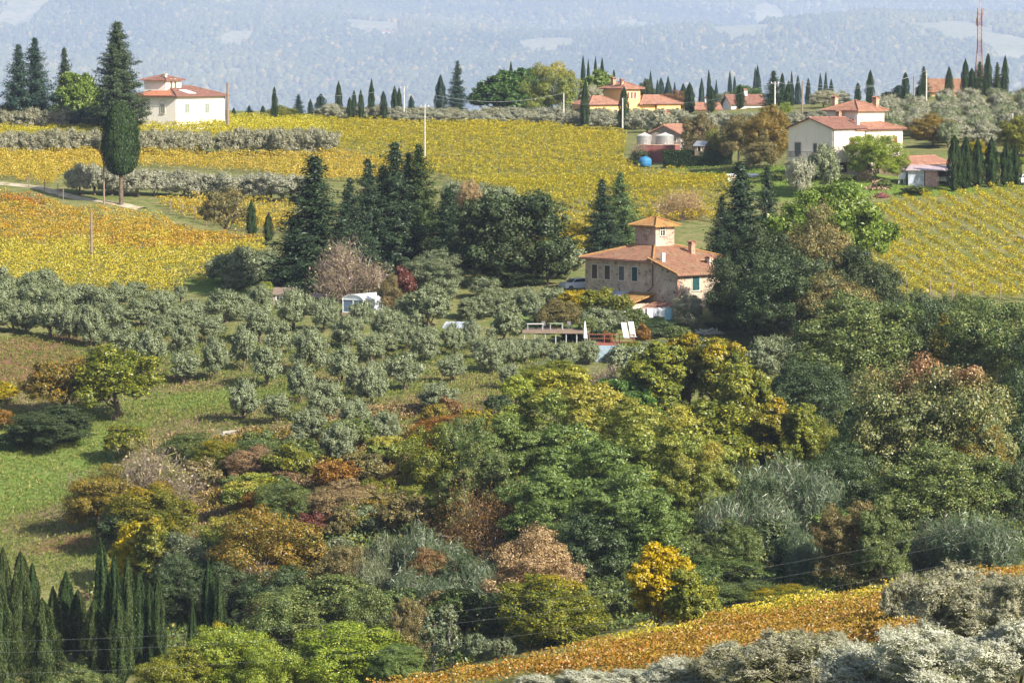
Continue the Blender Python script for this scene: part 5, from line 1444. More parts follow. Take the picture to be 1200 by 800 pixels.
# vineyard posts at row ends
def vpost(u, v, label):
    g = at(u, v); t = MB(); t.tube([(0,0,-.4),(0,0,2.0)], .07, 5); o = t.build('vineyard_post', M_WOOD); o.location = tuple(g); tag(o, label, 'post', 'vineyard posts')
for (u, v) in [(34,222),(52,226),(68,232),(74,236),(200,252),(214,256),(228,260),(242,265),(1062,344),(1090,348),(1116,350),(1040,336),(1140,352),(1172,352),(860,222),(700,262),(672,258)]:
    vpost(u, v, 'slim wooden post at the end of a vine row')
# woodpile / rubble in front of the cream house
def heap(u, v, w_, h_, mat, label, name, cat, n_=60):
    g = at(u, v); rng = np.random.default_rng(int(u)); t = MB(); W2 = w_/F*g[1]/2; H2 = h_/F*g[1]
    for i in range(n_):
        a = rng.random()*6.28; r_ = rng.random()**.6
        z = H2*(1-r_)*rng.random(); L_ = rng.uniform(.2,.6); c_ = (W2*r_*math.cos(a), W2*.6*r_*math.sin(a), z+.05); b_ = rng.random()*3.14
        t.tube([(c_[0]-L_*math.cos(b_),c_[1]-L_*math.sin(b_),c_[2]),(c_[0]+L_*math.cos(b_),c_[1]+L_*math.sin(b_),c_[2]+.2*rng.normal())], rng.uniform(.05,.16), 5)
    o = t.build(name, mat); o.location = tuple(g); tag(o, label, cat)
heap(1027, 222, 26, 10, plain('brushwood', (.30,.20,.13)), 'heap of brown brushwood on the lawn left of the sheds', 'brush_pile', 'brush pile', 120)
heap(1034, 232, 13, 6, plain('dark_red_bricks', (.16,.05,.05)), 'small dark red heap on the lawn below the brush pile', 'brick_pile', 'brick pile')
heap(268, 512, 14, 5, plain('bleached_logs', (.30,.27,.22)), 'pale log pile in the grass at the bramble edge', 'log_pile', 'log pile', 25)
heap(833, 392, 34, 5, M_SURR, 'rough stone edging in the shaded garden right of the farmhouse', 'stone_pile', 'stones', 60)
# ------------------------------------------------------------------ planting: olives of the grove (u, top, base, width)
GROVE = [(265,339,378,45),(306,333,362,28),(304,355,402,38),(345,338,385,42),(380,348,388,38),(330,373,414,34),(409,368,405,40),(249,368,400,34),(284,380,433,36),(252,393,443,36),(225,350,380,30),
 (362,383,433,46),(314,404,452,40),(402,404,448,42),(352,424,470,40),(284,443,493,36),(380,445,490,44),(324,460,495,34),(418,430,463,30),(416,466,508,44),(360,478,520,48),(396,495,540,44),(437,392,425,34),
 (3,312,360,40),(52,315,350,52),(16,350,388,40),(40,330,365,40),(58,352,395,34),(80,360,402,32),(106,356,406,38),(30,353,390,36),(92,333,365,40),(115,336,368,36),(138,330,358,36),(135,352,385,34),(165,350,382,38),
 (190,340,372,36),(212,334,353,16),(146,378,418,46),(178,384,437,46),(190,368,395,36),(217,380,412,34),(214,410,450,38),(212,358,385,34),(231,352,382,34),(120,380,405,24),(70,336,370,36),(-6,340,385,40),(40,318,345,40),
 (455,360,400,46),(502,336,384,52),(499,382,422,40),(449,388,420,40),(532,378,416,28),(554,372,410,30),(590,357,402,42),(576,395,436,40),(532,414,447,36),(474,412,457,48),(436,422,474,46),(513,447,486,48),(452,482,524,36),
 (598,425,455,26),(617,397,425,34),(634,394,420,32),(576,342,370,46),(518,326,352,40),(570,325,348,40),(598,337,362,36),(620,337,364,38),(551,348,374,34),(480,345,378,36),(645,336,362,34),(628,352,380,30),
 (478,378,410,34),(660,400,432,36),(690,398,425,30),(560,395,420,26),(425,352,385,30),(285,345,372,28),(160,330,352,30),(-20,318,360,40),(-22,355,395,38),(640,420,452,34),(600,395,425,28)]
for k, (u, a, b, w_) in enumerate(GROVE):
    plant('olive', u, a, b+2, w_*(.98 if b < 395 else .92), 'olive', group='olive trees of the grove', desc='rounded silvery grove olive')
for (u, a, b, w_) in [(893,395,440,34),(912,393,438,36),(930,400,440,34),(282,288,338,56),(262,300,332,36),(305,292,335,40),(274,318,342,22)]:
    plant('olive', u, a, b, w_*1.1, 'olive', group='olive trees beside the dark woods', desc='grey olive tree against the dark trees')
# ridge and hedge-like rows of olives
for k, u in enumerate(range(-8, 245, 19)):
    if 128 < u < 152: continue
    plant('olive', u, 152+random.uniform(-2,3), 184, 30, 'olive_brown', group='upper hedge-like olive row on the left', desc='brownish olive of the upper left row')
for k, u in enumerate(range(264, 392, 17)):
    plant('olive', u, 151+random.uniform(-2,4), 184, 30, 'olive_brown', group='upper hedge-like olive row on the left', desc='brownish olive of the upper left row')
for k, u in enumerate(range(96, 352, 17)):
    plant('olive', u+random.uniform(-3,3), 193+(u-96)*.045+random.uniform(-2,4), 229+(u-96)*.03, 34, 'olive_far', group='lower olive row beside the dirt track', desc='grey olive in the row above the track')
for k, u in enumerate(range(4, 76, 17)):
    plant('olive', u, 127+random.uniform(-1,3), 147, 24, 'olive_brown', d=712, group='olives under the tall left conifers', desc='small olive tree below the tall conifers')
for k, u in enumerate(range(378, 762, 15)):
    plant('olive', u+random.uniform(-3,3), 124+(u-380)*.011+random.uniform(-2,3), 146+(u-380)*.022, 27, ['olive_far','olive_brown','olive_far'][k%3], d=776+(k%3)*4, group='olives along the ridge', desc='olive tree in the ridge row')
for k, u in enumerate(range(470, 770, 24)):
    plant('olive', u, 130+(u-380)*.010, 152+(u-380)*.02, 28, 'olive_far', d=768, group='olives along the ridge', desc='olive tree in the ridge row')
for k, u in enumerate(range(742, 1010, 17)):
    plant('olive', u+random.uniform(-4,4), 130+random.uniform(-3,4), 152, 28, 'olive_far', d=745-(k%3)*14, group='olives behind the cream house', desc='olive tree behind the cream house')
rr = np.random.default_rng(44)
for r_, y in enumerate(np.arange(628, 752, 11.0)):
    u0 = 1036 if y > 655 else 1112
    for k, u in enumerate(np.arange(u0+rr.uniform(0,8), 1232, 5.4/y*F)):
        plant_at('olive', (u+rr.uniform(-5,5)-600)/F*y, y+rr.uniform(-2,2), rr.uniform(3.4,4.4), rr.uniform(3.8,5.2), 'olive_far' if (k+r_)%3 else 'olive', 'olives on the right-hand slope', 'olive on the right-hand slope')
# foreground olives
for u, a, b, w_, pl, lb in [(1138,664,758,150,'olive_brown','large green-grey olive tree in the right foreground above the silver ones'),(1065,672,745,70,'olive_brown','smaller olive tree left of the large foreground olive'),
    (1195,672,760,90,'olive_brown','olive tree cut by the right edge behind the foreground silver olives'),
    (1090,736,850,150,'olive_silver','pale silver olive tree in the bottom right corner, left one'),(1190,728,850,150,'olive_silver','pale silver olive tree cut by the bottom right corner'),(1010,758,860,110,'olive_silver','small pale silver olive tree between two larger ones at bottom'),
    (930,738,850,170,'olive_brown','broad olive tree at the bottom edge, right of centre'),(858,752,850,90,'olive_brown','grey olive tree left of the broad one at the bottom edge'),(795,772,860,90,'olive_silver','silver olive top at the bottom edge below the orange vines'),
    (690,786,870,80,'olive_silver','small silver olive top peeping above the bottom edge, left'),(630,790,870,60,'olive_silver','leftmost tiny silver olive top on the bottom edge'),(745,784,870,70,'olive_silver','second silver olive top from the left on the bottom edge')]:
    X = P(u, b, 175); d_ = at(u, min(b, 800))[1] - max(0, b-800)*.22
    plant('olive_big', u, a, b, w_, pl, lb, 'foreground olive trees', d=d_)

# ------------------------------------------------------------------ tall trees of the top left
plant('fir', 20,54,140,46,'cypress_blue','left dark fir of the pair at the top left',d=715); plant('fir', 41,47,140,54,'cypress_blue','right and taller dark fir of the pair at top left',d=718)
plant('fir', 76,58,135,28,'fir','thin ragged cedar showing above the round pine, top left',d=745); plant('round_pine', 91,87,140,58,'pine','round bright green pine left of the tallest fir',d=722)
plant('tall_fir', 139,29,142,58,'holm','tallest dark fir standing left of the white villa',d=700)
plant('bush', 78,124,142,40,'holm','dark shrub under the round pine at the top left',d=714); plant('bush', 108,124,142,40,'cypress_blue','dark shrub between round pine and the tallest fir',d=712); plant('bush', 5,126,140,30,'holm','dark shrub at the left edge under the firs',d=722)
plant('lollipop', 142,120,243,40,'cypress','clipped oval cypress on a bare trunk beside the track')
# cypresses and conifers along the ridge (u, top, base, width, kind, palette, distance)
for u,a,b,w_,k,pl,d in [(274,126,140,6,'cypress','cypress_blue',760),(292,124,140,14,'fir','cypress_blue',770),(308,124,140,7,'cypress','cypress',760),(322,102,141,9,'cypress','cypress',745),(350,111,141,20,'fir','cypress_blue',760),(364,116,141,8,'cypress','cypress_blue',775),(376,110,141,17,'plume','cypress_blue',790),
    (397,95,141,10,'cypress','cypress',780),(410,114,141,8,'cypress','cypress',770),(415,106,141,8,'cypress','cypress',775),(423,105,141,9,'cypress','cypress',772),(435,93,141,10,'cypress','cypress',780),(450,107,141,10,'cypress','cypress',775),(462,101,141,10,'cypress','cypress',780),(468,102,141,8,'cypress','cypress',785),(482,112,141,10,'plume','cypress_blue',790),
    (516,88,146,16,'cypress','cypress_blue',790),(535,73,146,32,'fir','cypress_blue',795),(600,72,140,7,'cypress','cypress',850),(683,66,140,8,'cypress','cypress',840),(689,70,140,7,'cypress','cypress',842),(697,67,140,8,'cypress','cypress',845),(705,68,140,8,'cypress','cypress',845),(720,82,140,8,'cypress','cypress',845),
    (685,94,150,13,'cypress','cypress',765),(731,101,152,15,'cypress','cypress',752),(763,84,150,9,'cypress','cypress_blue',1000),(769,94,150,9,'cypress','cypress_blue',990),(775,92,150,24,'plume','cypress_blue',1040),(784,90,150,18,'plume','cypress_blue',1020),(791,97,150,12,'cypress','cypress_blue',1000),
    (801,98,145,14,'plume','cypress',850),(808,97,145,15,'cypress','cypress',800),(821,92,150,10,'cypress','cypress_blue',980),(831,83,150,9,'cypress','cypress_blue',1000),(833,101,146,15,'cypress','cypress',795),(839,94,150,9,'cypress','cypress_blue',1000),(855,84,150,9,'cypress','cypress_blue',1050),(860,90,150,9,'cypress','cypress_blue',1050),
    (867,99,146,14,'cypress','cypress',800),(884,80,150,12,'cypress','cypress_blue',1060),(890,77,150,12,'cypress','cypress_blue',1060),(906,84,146,30,'fir','cypress',830),(917,86,150,10,'cypress','cypress',880),(924,95,146,13,'cypress','cypress',790),(928,84,150,9,'cypress','cypress_blue',980),(935,89,150,11,'cypress','cypress_blue',980),(947,92,150,10,'cypress','cypress_blue',960),
    (962,86,150,11,'cypress','cypress_blue',1000),(967,85,150,11,'cypress','cypress_blue',1000),(973,93,150,10,'cypress','cypress_blue',990),(1005,97,135,9,'cypress','cypress',800),(1019,82,135,12,'cypress','cypress',795),(1038,107,128,6,'cypress','cypress_blue',830),(1061,85,128,11,'cypress','cypress',820),(1053,100,128,22,'plume','cypress_blue',830),
    (1082,79,128,20,'fir','cypress',812),(1077,100,128,11,'cypress','cypress',805),(1112,78,125,12,'cypress','cypress',812),(1131,69,122,12,'cypress','cypress',815),(1139,80,122,12,'cypress','cypress',818),(1147,73,122,26,'fir','cypress_olive',835),(1157,63,122,12,'cypress','cypress',812),(1169,74,122,20,'fir','cypress_olive',825),(1177,65,122,11,'cypress','cypress',812),(1143,96,122,8,'cypress','cypress',806)]:
    desc = {'cypress':'slim cypress on the ridge','plume':'ragged dark cypress on the ridge','fir':'dark fir on the ridge','cedar':'ragged dark conifer on the ridge'}[k]
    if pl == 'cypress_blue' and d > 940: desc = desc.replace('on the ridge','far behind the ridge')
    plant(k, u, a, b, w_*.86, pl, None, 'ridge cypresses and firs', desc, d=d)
plant('round_pine', 583,84,135,62,'pine_round','wide dark green umbrella pine crown on the ridge, left one',d=810); plant('round_pine', 612,81,135,58,'pine_round','umbrella pine crown between the wide pine and the willow',d=815)
plant('broad', 647,74,136,66,'locust','large yellow-green willow next to the umbrella pines on the ridge',d=790); plant('round_pine', 703,83,135,46,'pine','bright umbrella pine crown behind the yellow villa tower',d=825)
plant('broad', 697,100,136,30,'olive_brown','pale bushy tree left of the yellow villa tower',d=810); plant('broad', 757,93,136,20,'holm','dark round tree right of the yellow villa tower',d=815); plant('broad', 790,106,140,38,'rust','reddish bushy tree at the right end of the yellow villa',d=815)
plant('bush', 330,124,142,36,'yellow_green','yellowish bush among small ridge cypresses right of white villa',d=750); plant('olive', 388,121,143,26,'olive_far','olive at the left end of the ridge row',d=765)
plant('stone_pine', 875,100,150,38,'pine_round','low flat umbrella pine behind the salmon-roofed house',d=870); plant('broad', 852,108,148,30,'sage','grey-green round tree left of the salmon-roofed house',d=860); plant('broad', 965,106,140,34,'olive_brown','greyish rounded tree left above the cream house',d=790); plant('broad', 1048,108,130,30,'holm','dark bushy tree left of the right-hand ridge cypresses',d=825)
plant('broad', 985,106,140,24,'olive_far','pale shrub behind the cream house tower',d=800)
# cypress row on the right
for n_, (u, a, b, w_) in enumerate([(1118,159,225,15),(1131.5,160,222,14),(1145.5,161,221,14),(1161.5,161,220,15),(1179.5,169,220,14),(1190.5,171,219,12)]):
    o_ = ['first','second','third','fourth','fifth','sixth'][n_]
    plant('cypress', u, a, b, w_*1.15, 'cypress', o_+' clipped cypress from the left in the row beside the sheds', 'cypress row beside the sheds')
# trees round the cream house and barn
for a in [('broad',818,132,196,42,'oak_brown','dark olive-brown tree right of the barn',640),('broad',838,152,196,28,'yellow_green','small yellow tree standing in the clipped hedge',632),('broad',866,136,196,46,'oak_brown','green-yellow round tree left of the cream house, middle one',628),
          ('broad',904,125,196,54,'autumn','tall orange-green tree touching the left of the cream house',610),('broad',893,160,196,40,'oak_brown','lower bushy tree under the tall orange-green tree',606),('broad',1090,133,188,52,'autumn','round orange-brown tree right of the cream house',632),('broad',1108,148,188,30,'yellow_green','yellowish tree beside the round orange-brown tree',640),
          ('broad',1024,158,214,72,'lime','spreading yellow-green fig tree between cream house and shed',None),('olive',970,168,212,34,'olive','dark olive tree at the corner of the cream house',562),('olive',937,184,214,28,'olive_far','small silver olive on the lawn left of the cream house',560),
          ('twig',1014,188,212,26,'twig','bare purplish bush beside the cream house wall',571),('broad',1198,136,205,56,'yellow_green','yellow-green tree cut by the right edge above the cypress row',610),('broad',1145,164,200,26,'yellow','yellow tree seen between the row cypresses',610),('bush',1180,185,206,60,'lime','light hedge behind the last row cypresses',600),
          ('bush',1120,196,214,24,'oak','bush behind the first row cypress',590),('broad',752,176,200,24,'oak_dark','dark bush left of the brick terrace wall',645),('twig',748,166,192,22,'twig','bare bush at the corner of the brick terrace wall',646),('bush',920,120,135,16,'lime','yellowish bush near poles left of cream house',735)]:
    plant(a[0], a[1], a[2], a[3], a[4], a[5], a[6], d=a[7])
for u, v_, w_, lb in [(1035,222,26,'low grey-green shrub beside the brush pile'),(1075,228,36,'low green shrub on the lawn below the tin shed'),(950,212,40,'low green weeds on the lawn bank, left'),(985,214,30,'low green weeds on the lawn bank, middle'),(905,212,34,'low shrub on the bank left of the lawn olive'),(990,205,14,'small dark shrub by the cream house corner')]:
    plant('bush', u, v_-10, v_+1, w_, 'oak', lb)
def hedge(u0, u1, vt, vb, d, label, pal_, depth=2.0):
    a = P(u0, vb, d); b = P(u1, vb, d-6); rng = np.random.default_rng(int(u0)); n = 12000
    s = rng.random(n); h = P(u0, vt, d)[2]-a[2]
    face = rng.random(n); y = np.where(face < .5, 0, np.where(face < .8, rng.random(n)*depth, depth*rng.random(n))); zz = np.where(face < .5, rng.random(n)*h, np.where(face < .8, h, rng.random(n)*h))
    p = np.stack([(b[0]-a[0])*s, (b[1]-a[1])*s+y, zz], -1)+rng.normal(0,.09,(n,3))
    nn = unit(np.where(face[:,None] < .5, np.array([0,-1,0]), UP)+.6*rng.normal(size=(n,3)))
    L = Leaves(); L.add(p, nn, rng.normal(size=(n,3)), .24, .15, rng.random(n))
    me = L.mesh('hedge_leaves', rng); me.materials[0] = PAL[pal_]
    r = empty('clipped_hedge', a); tag(r, label, 'hedge'); link('foliage', me, r)
    mb = MB(); mb.hexa([(.1,.15,-.6),(b[0]-a[0]-.1,b[1]-a[1]+.15,-.6),(b[0]-a[0]-.1,b[1]-a[1]+depth-.1,-.6),(.1,depth-.1,-.6),(.1,.15,h-.12),(b[0]-a[0]-.1,b[1]-a[1]+.15,h-.12),(b[0]-a[0]-.1,b[1]-a[1]+depth-.1,h-.12),(.1,depth-.1,h-.12)])
    mb.build('inner_branches', BARK, r)
hedge(777, 858, 177, 194, 633, 'clipped dark green hedge right of the brick terrace', 'cypress')
hedge(660, 720, 385, 396, 436, 'low clipped green hedge behind the long terrace', 'oak_dark', 1.2)
# ------------------------------------------------------------------ dark wood left of the farmhouse
for a in [('fir',368,186,336,104,'fir','big dark fir left of the paired firs above the greenhouse',472),('fir',432,190,318,62,'fir','dark fir, left one of the tall middle clump',486),('fir',462,170,318,76,'fir','tallest dark fir of the middle clump',488),('fir',492,172,318,70,'cypress_olive','olive-tinged fir right of the tallest middle fir',492),
          ('fir',524,222,318,58,'fir','shorter dark fir between the clump and the round holm oak',484),('fir',410,212,320,54,'fir','dark fir filling the gap left of the tall middle clump',480),('fir',447,196,320,58,'fir','dark fir squeezed between the two tallest firs, left',492),('fir',478,182,320,58,'fir','dark fir squeezed between the two tallest firs, right',494),('fir',345,255,336,56,'fir','lower dark fir skirt left of the big fir',470),('holm',598,226,340,136,'holm','huge round dark holm oak left of the stone farmhouse',466),('fir',406,225,325,44,'fir','narrow dark fir behind the bare pink bush',484),
          ('twig',412,280,348,88,'twig','rounded leafless brownish-pink bush in front of the firs',460),('bush',508,294,345,62,'sage','grey-green bush below the short fir',462),('bush',470,312,345,32,'red','dark red bush beside the bare pink bush',458),('broad',458,322,370,30,'oak_brown','small brown-leaved tree at the greenhouse right end',449),('bush',664,290,338,44,'olive','grey shrub at the left end of the farmhouse',472),
          ('fir',706,212,300,50,'fir','dark fir behind the farmhouse roof, left of the tower',500),('fir',726,204,300,56,'fir_light','lighter green loose conifer behind the farmhouse tower',515),('twig',795,222,276,64,'tan','pale tan leafless tree behind the farmhouse tower',545),('broad',672,262,312,40,'yellow','yellow autumn tree left above the farmhouse roof',520),
          ('olive',562,214,262,46,'olive',"pale olive above the round holm oak, left",552),('olive',590,218,262,44,'olive',"pale olive above the round holm oak, middle",550),('olive',535,212,250,40,'olive',"pale olive between the fir clump and tan bush",556),('bush',548,211,246,28,'tan','tan shrub among the pale olives above the holm oak',548),('olive',615,232,270,40,'olive',"pale olive above the round holm oak, right",545),
          ('forked',265,222,278,54,'oak_brown','orange-tipped spreading tree with dark trunk by the track',None),('cypress',295,234,280,12,'cypress','small bright cypress right of the orange-tipped tree',None),('cypress',314.5,249,283,11,'cypress_olive','smallest dull cypress near the big fir',None),
          ('bush',255,300,325,26,'olive','grey shrub at the left of the pale olives by the big fir',None),('bush',312,330,350,18,'lime','yellow-green bush beside the plank hut',466)]:
    plant(a[0], a[1], a[2], a[3], a[4]*1.06, a[5], a[6], d=a[7])
for u, a, b, w_, lb in [(556,296,346,66,'dark evergreen bush at the left foot of the round holm oak'),(602,300,348,70,'dark evergreen bush at the middle foot of the round holm oak'),(642,296,346,50,'dark evergreen bush at the right foot of the round holm oak'),(530,296,340,50,'grey-green bush between short fir and round holm oak')]:
    plant('bush', u, a, b, w_, 'holm' if 'dark' in lb else 'sage', lb, d=466)
for u, a, b, w_, pl, lb in [(440,636,700,50,'oak_dark','dark bush among the left reeds, first'),(505,640,712,60,'rust','brown bush among the left reeds'),(545,650,716,50,'oak_dark','dark bush among the left reeds near the half-bare tree'),(470,690,745,70,'bramble','dark bramble bush in front of the left reeds'),(540,690,748,70,'bramble','dark bramble bush between reeds and pale poplars'),
                        (890,560,650,60,'oak_dark','dark bush among the reeds under the ivy curtain'),(860,610,680,60,'bramble','dark climber heap at the foot of the right reeds'),(930,620,690,50,'oak_dark','dark bush left of the twin willows')]:
    plant('bush', u, a, b, w_, pl, lb)
# farmhouse garden
for a in [('bush',700,338,362,52,'yellow_green','yellow vine pergola mound left of the porch',449),('bush',676,340,364,44,'yellow','bright yellow climbing vine left of the porch',450),('broad',655,350,386,52,'oak_brown','rounded green-brown tree over the long terrace',440),('bush',728,345,362,30,'yellow_green','yellowish shrub against the lean-to roof',446),
          ('olive',700,360,385,36,'olive','small olive behind the long terrace',437),('bush',722,364,382,28,'sage','pale green shrub below the porch',438),('bush',742,360,376,34,'oak','green shrub left of the laundry',440),('bush',690,372,392,24,'oak','green shrub by the closed parasol',433),('bush',757,384,402,26,'oak_dark','dark shrub under the laundry line',434),('bush',775,376,396,36,'oak_dark','dark round shrub below the washing line',436),('bush',752,378,394,20,'orange','orange potted shrub on the red terrace',430),
          ('broad',806,346,388,44,'olive_brown','pale yellowish-grey tree in front of the farmhouse right wall',441),('broad',849,336,384,46,'sage','grey-green tree right of the farmhouse',446),('bush',795,382,404,34,'oak','green shrub below the pale tree',430),('bush',712,388,400,16,'orange','orange flowering shrub on the red terrace',427),('bush',770,398,424,56,'olive','grey-green shrub right of the red terrace',424),('bush',738,400,430,40,'yellow_green','yellow-green shrub in front of the red terrace',420),('bush',815,396,420,40,'sage','grey shrub below the pale tree garden',424),('bush',840,378,396,30,'oak_dark','dark garden shrub right of the pale tree',440)]:
    plant(a[0], a[1], a[2], a[3], a[4], a[5], a[6], d=a[7])
# ------------------------------------------------------------------ dark wood right of the farmhouse
for a in [('fir',868,192,330,74,'fir','dark fir right of the farmhouse tower',None),('fir',846,232,330,46,'fir','lower dark fir touching the farmhouse roof end',None),('fir',900,196,330,46,'fir','narrow dark conifer in front of the umbrella pine, left',None),('stone_pine',968,214,345,140,'pine','large bright green umbrella pine right of the farmhouse',None),('stone_pine',1012,236,345,66,'pine','right lobe umbrella pine next to the yellow vineyard',None),
          ('broad',948,240,392,84,'oak_brown','tall brown-green oak in front of the umbrella pine',None),('broad',905,262,394,100,'holm','dark holm mass right of the stone farmhouse',None),('broad',868,300,396,76,'holm','dark ivy-clad tree at the farmhouse right corner',None),('broad',930,300,420,110,'oak_dark','dark green oak below the brown-green oak',None),('broad',1000,292,410,90,'holm','grey-dark tree at the edge of the yellow vineyard',None),('broad',972,318,425,100,'oak_brown','olive-brown oak under the umbrella pine',None),
          ('broad',1008,344,476,138,'oak','large green oak above the pink-topped tree, left',None),('broad',1072,342,450,84,'oak_dark','green oak below the yellow vineyard, middle',None),('broad',1162,352,478,120,'oak','large green oak below the vineyard at right',None),('broad',1128,346,440,90,'oak','green oak right of the golden spruce, behind',None),('broad',1215,370,500,80,'oak_dark','dark oak at the right edge of the wood',None),('spruce',1105,370,462,64,'spruce_gold','golden-green spruce between the oaks',None),
          ('broad',950,420,510,90,'oak_dark','dark shaded tree left of the pink-topped tree',None),('broad',1060,422,608,150,'pink_top','large pink-topped tree, left dome',None),('broad',1120,432,612,150,'pink_top','large pink-topped tree, right dome',None),('broad',1020,478,610,90,'locust_green','green tree under the left of the pink-topped tree',None),('broad',1160,500,620,96,'autumn','orange-yellow tree at the right foot of the pink-topped tree',None),('broad',1100,520,640,140,'oak','green lower tree in front of the pink-topped tree',None),
          ('broad',1195,430,590,90,'oak_dark','dark tree in shade at right of the pink-topped tree',None),('broad',1190,540,640,70,'oak_dark','dark low tree at right edge above the reeds',None),('broad',980,520,620,90,'oak_dark','dark tree above the twin willows',None),
          ('feather',985,586,694,76,'oak_brown','left one of two rounded willows at the gully bottom',None),('feather',1034,584,690,66,'oak','right one of two rounded willows at the gully bottom',None),
          ('drape',850,398,492,74,'ivy_gold','ivy pillar with bright yellow top, right of centre',None),('drape',806,392,480,70,'ivy_gold','yellow-orange ivy-covered tree left of the bright ivy pillar',None),('drape',768,402,490,76,'yellow_green','green-gold ivy-covered tree below the red terrace',None),('drape',872,430,545,80,'yellow_green','slanting ivy curtain below the bright ivy pillar',None),('drape',905,470,560,60,'ivy_gold','ivy-covered stump right of the ivy curtain',None),('drape',932,472,560,52,'yellow_green','pale-topped ivy-covered stump left of the dark wood',None),
          ('drape',830,470,570,100,'yellow_green','leafy climber mass under the ivy pillars',None),('bush',960,490,556,50,'yellow_green','yellowish spiky bush left of the pink-topped tree',None),('bush',735,404,450,52,'olive','grey leafy shrub left of the green-gold ivy tree',None),('twig',708,426,476,56,'twig','bare grey shrub above the round green pines',None)]:
    plant(a[0], a[1], a[2], a[3], a[4]*1.05, a[5], a[6], d=a[7])
# ------------------------------------------------------------------ centre wood
for a in [('feather',655,434,590,140,'locust','yellow-topped feathery locust tree, highest in the centre wood',None),('feather',725,452,620,150,'locust','broad feathery locust right of the highest one',None),('feather',790,480,640,130,'locust','feathery locust at the right end of the centre wood',None),('feather',610,486,620,110,'locust_green','green feathery locust at the left of the centre wood',None),
          ('feather',690,500,650,140,'locust_green','mid-green locust in the middle of the centre wood',None),('feather',750,548,690,130,'locust_green','shaded blue-green locust above the yellow bush',None),('feather',640,548,670,100,'locust_green','shaded locust above the orange-brown tree',None),('feather',820,520,650,80,'locust','yellowish locust edge next to the reeds',None),('feather',570,520,640,90,'oak','dull green tree at the left edge of the centre wood',None),('broad',700,590,700,110,'oak_dark','dark tree low in the centre wood',None),
          ('round_pine',714,445,498,54,'pine_round','left one of two round bright green pines',None),('round_pine',748,443,496,52,'pine_round','right one of two round bright green pines',None),('bare',572,556,672,120,'rust','half-bare brown tree with pale trunk and branches',None),('broad',515,500,600,90,'yellow_green','loose yellow-green tree left of the centre wood',None),('broad',545,490,600,70,'oak','green spiky tree behind the half-bare tree',None),('bush',650,424,462,70,'yellow_green','yellow-green shrub on top of the centre wood',None),('bush',605,440,478,40,'lime','yellow shrub left above the highest locust',None),
          ('broad',626,618,738,112,'tan','orange-brown fading tree at the gully bottom',None),('broad',640,672,758,112,'ivy_gold','dark green bush with golden leaf tips at the gully bottom',None),('drape',778,638,748,80,'yellow','left one of two bright yellow climber-covered bushes',None),('drape',808,668,748,64,'yellow_green','right lower one of two bright yellow climber-covered bushes',None),('broad',590,690,750,50,'oak_dark','dark bush left of the golden-tipped bush',None),
          ('bush',525,464,500,40,'rust','low russet shrub below the olive grove',None),('bush',520,488,536,76,'orange','bright rust-red shrub below the last olives',None),('bush',560,480,520,50,'ivy_gold','yellow-green shrub right of the rust-red shrub',None),('bush',585,462,492,34,'oak_dark','dark small shrub at the end of the grassy terrace',None)]:
    plant(a[0], a[1], a[2], a[3], a[4]*1.05, a[5], a[6], d=a[7])
for n_, (u, a, b, w_) in enumerate([(450,610,700,80),(490,600,700,80),(530,618,700,80),(430,640,720,70),(560,640,715,70),(480,650,730,80),(410,630,700,60),(520,660,735,80)]):
    plant('reed', u, a+14, b, w_*.62, 'reed' if n_ % 3 else 'sage', None, 'reeds at the foot of the left slope', 'tall reed clump')
for n_, (u, a, b, w_) in enumerate([(870,536,640,90),(915,528,630,100),(955,540,630,80),(850,570,660,80),(900,575,660,90),(1095,600,676,80),(1130,592,676,90),(1165,600,676,80),(1060,618,680,60),(940,610,690,60)]):
    plant('reed', u, a+8, b, w_*.72, 'reed', None, 'reeds at the foot of the right wood', 'tall reed clump')
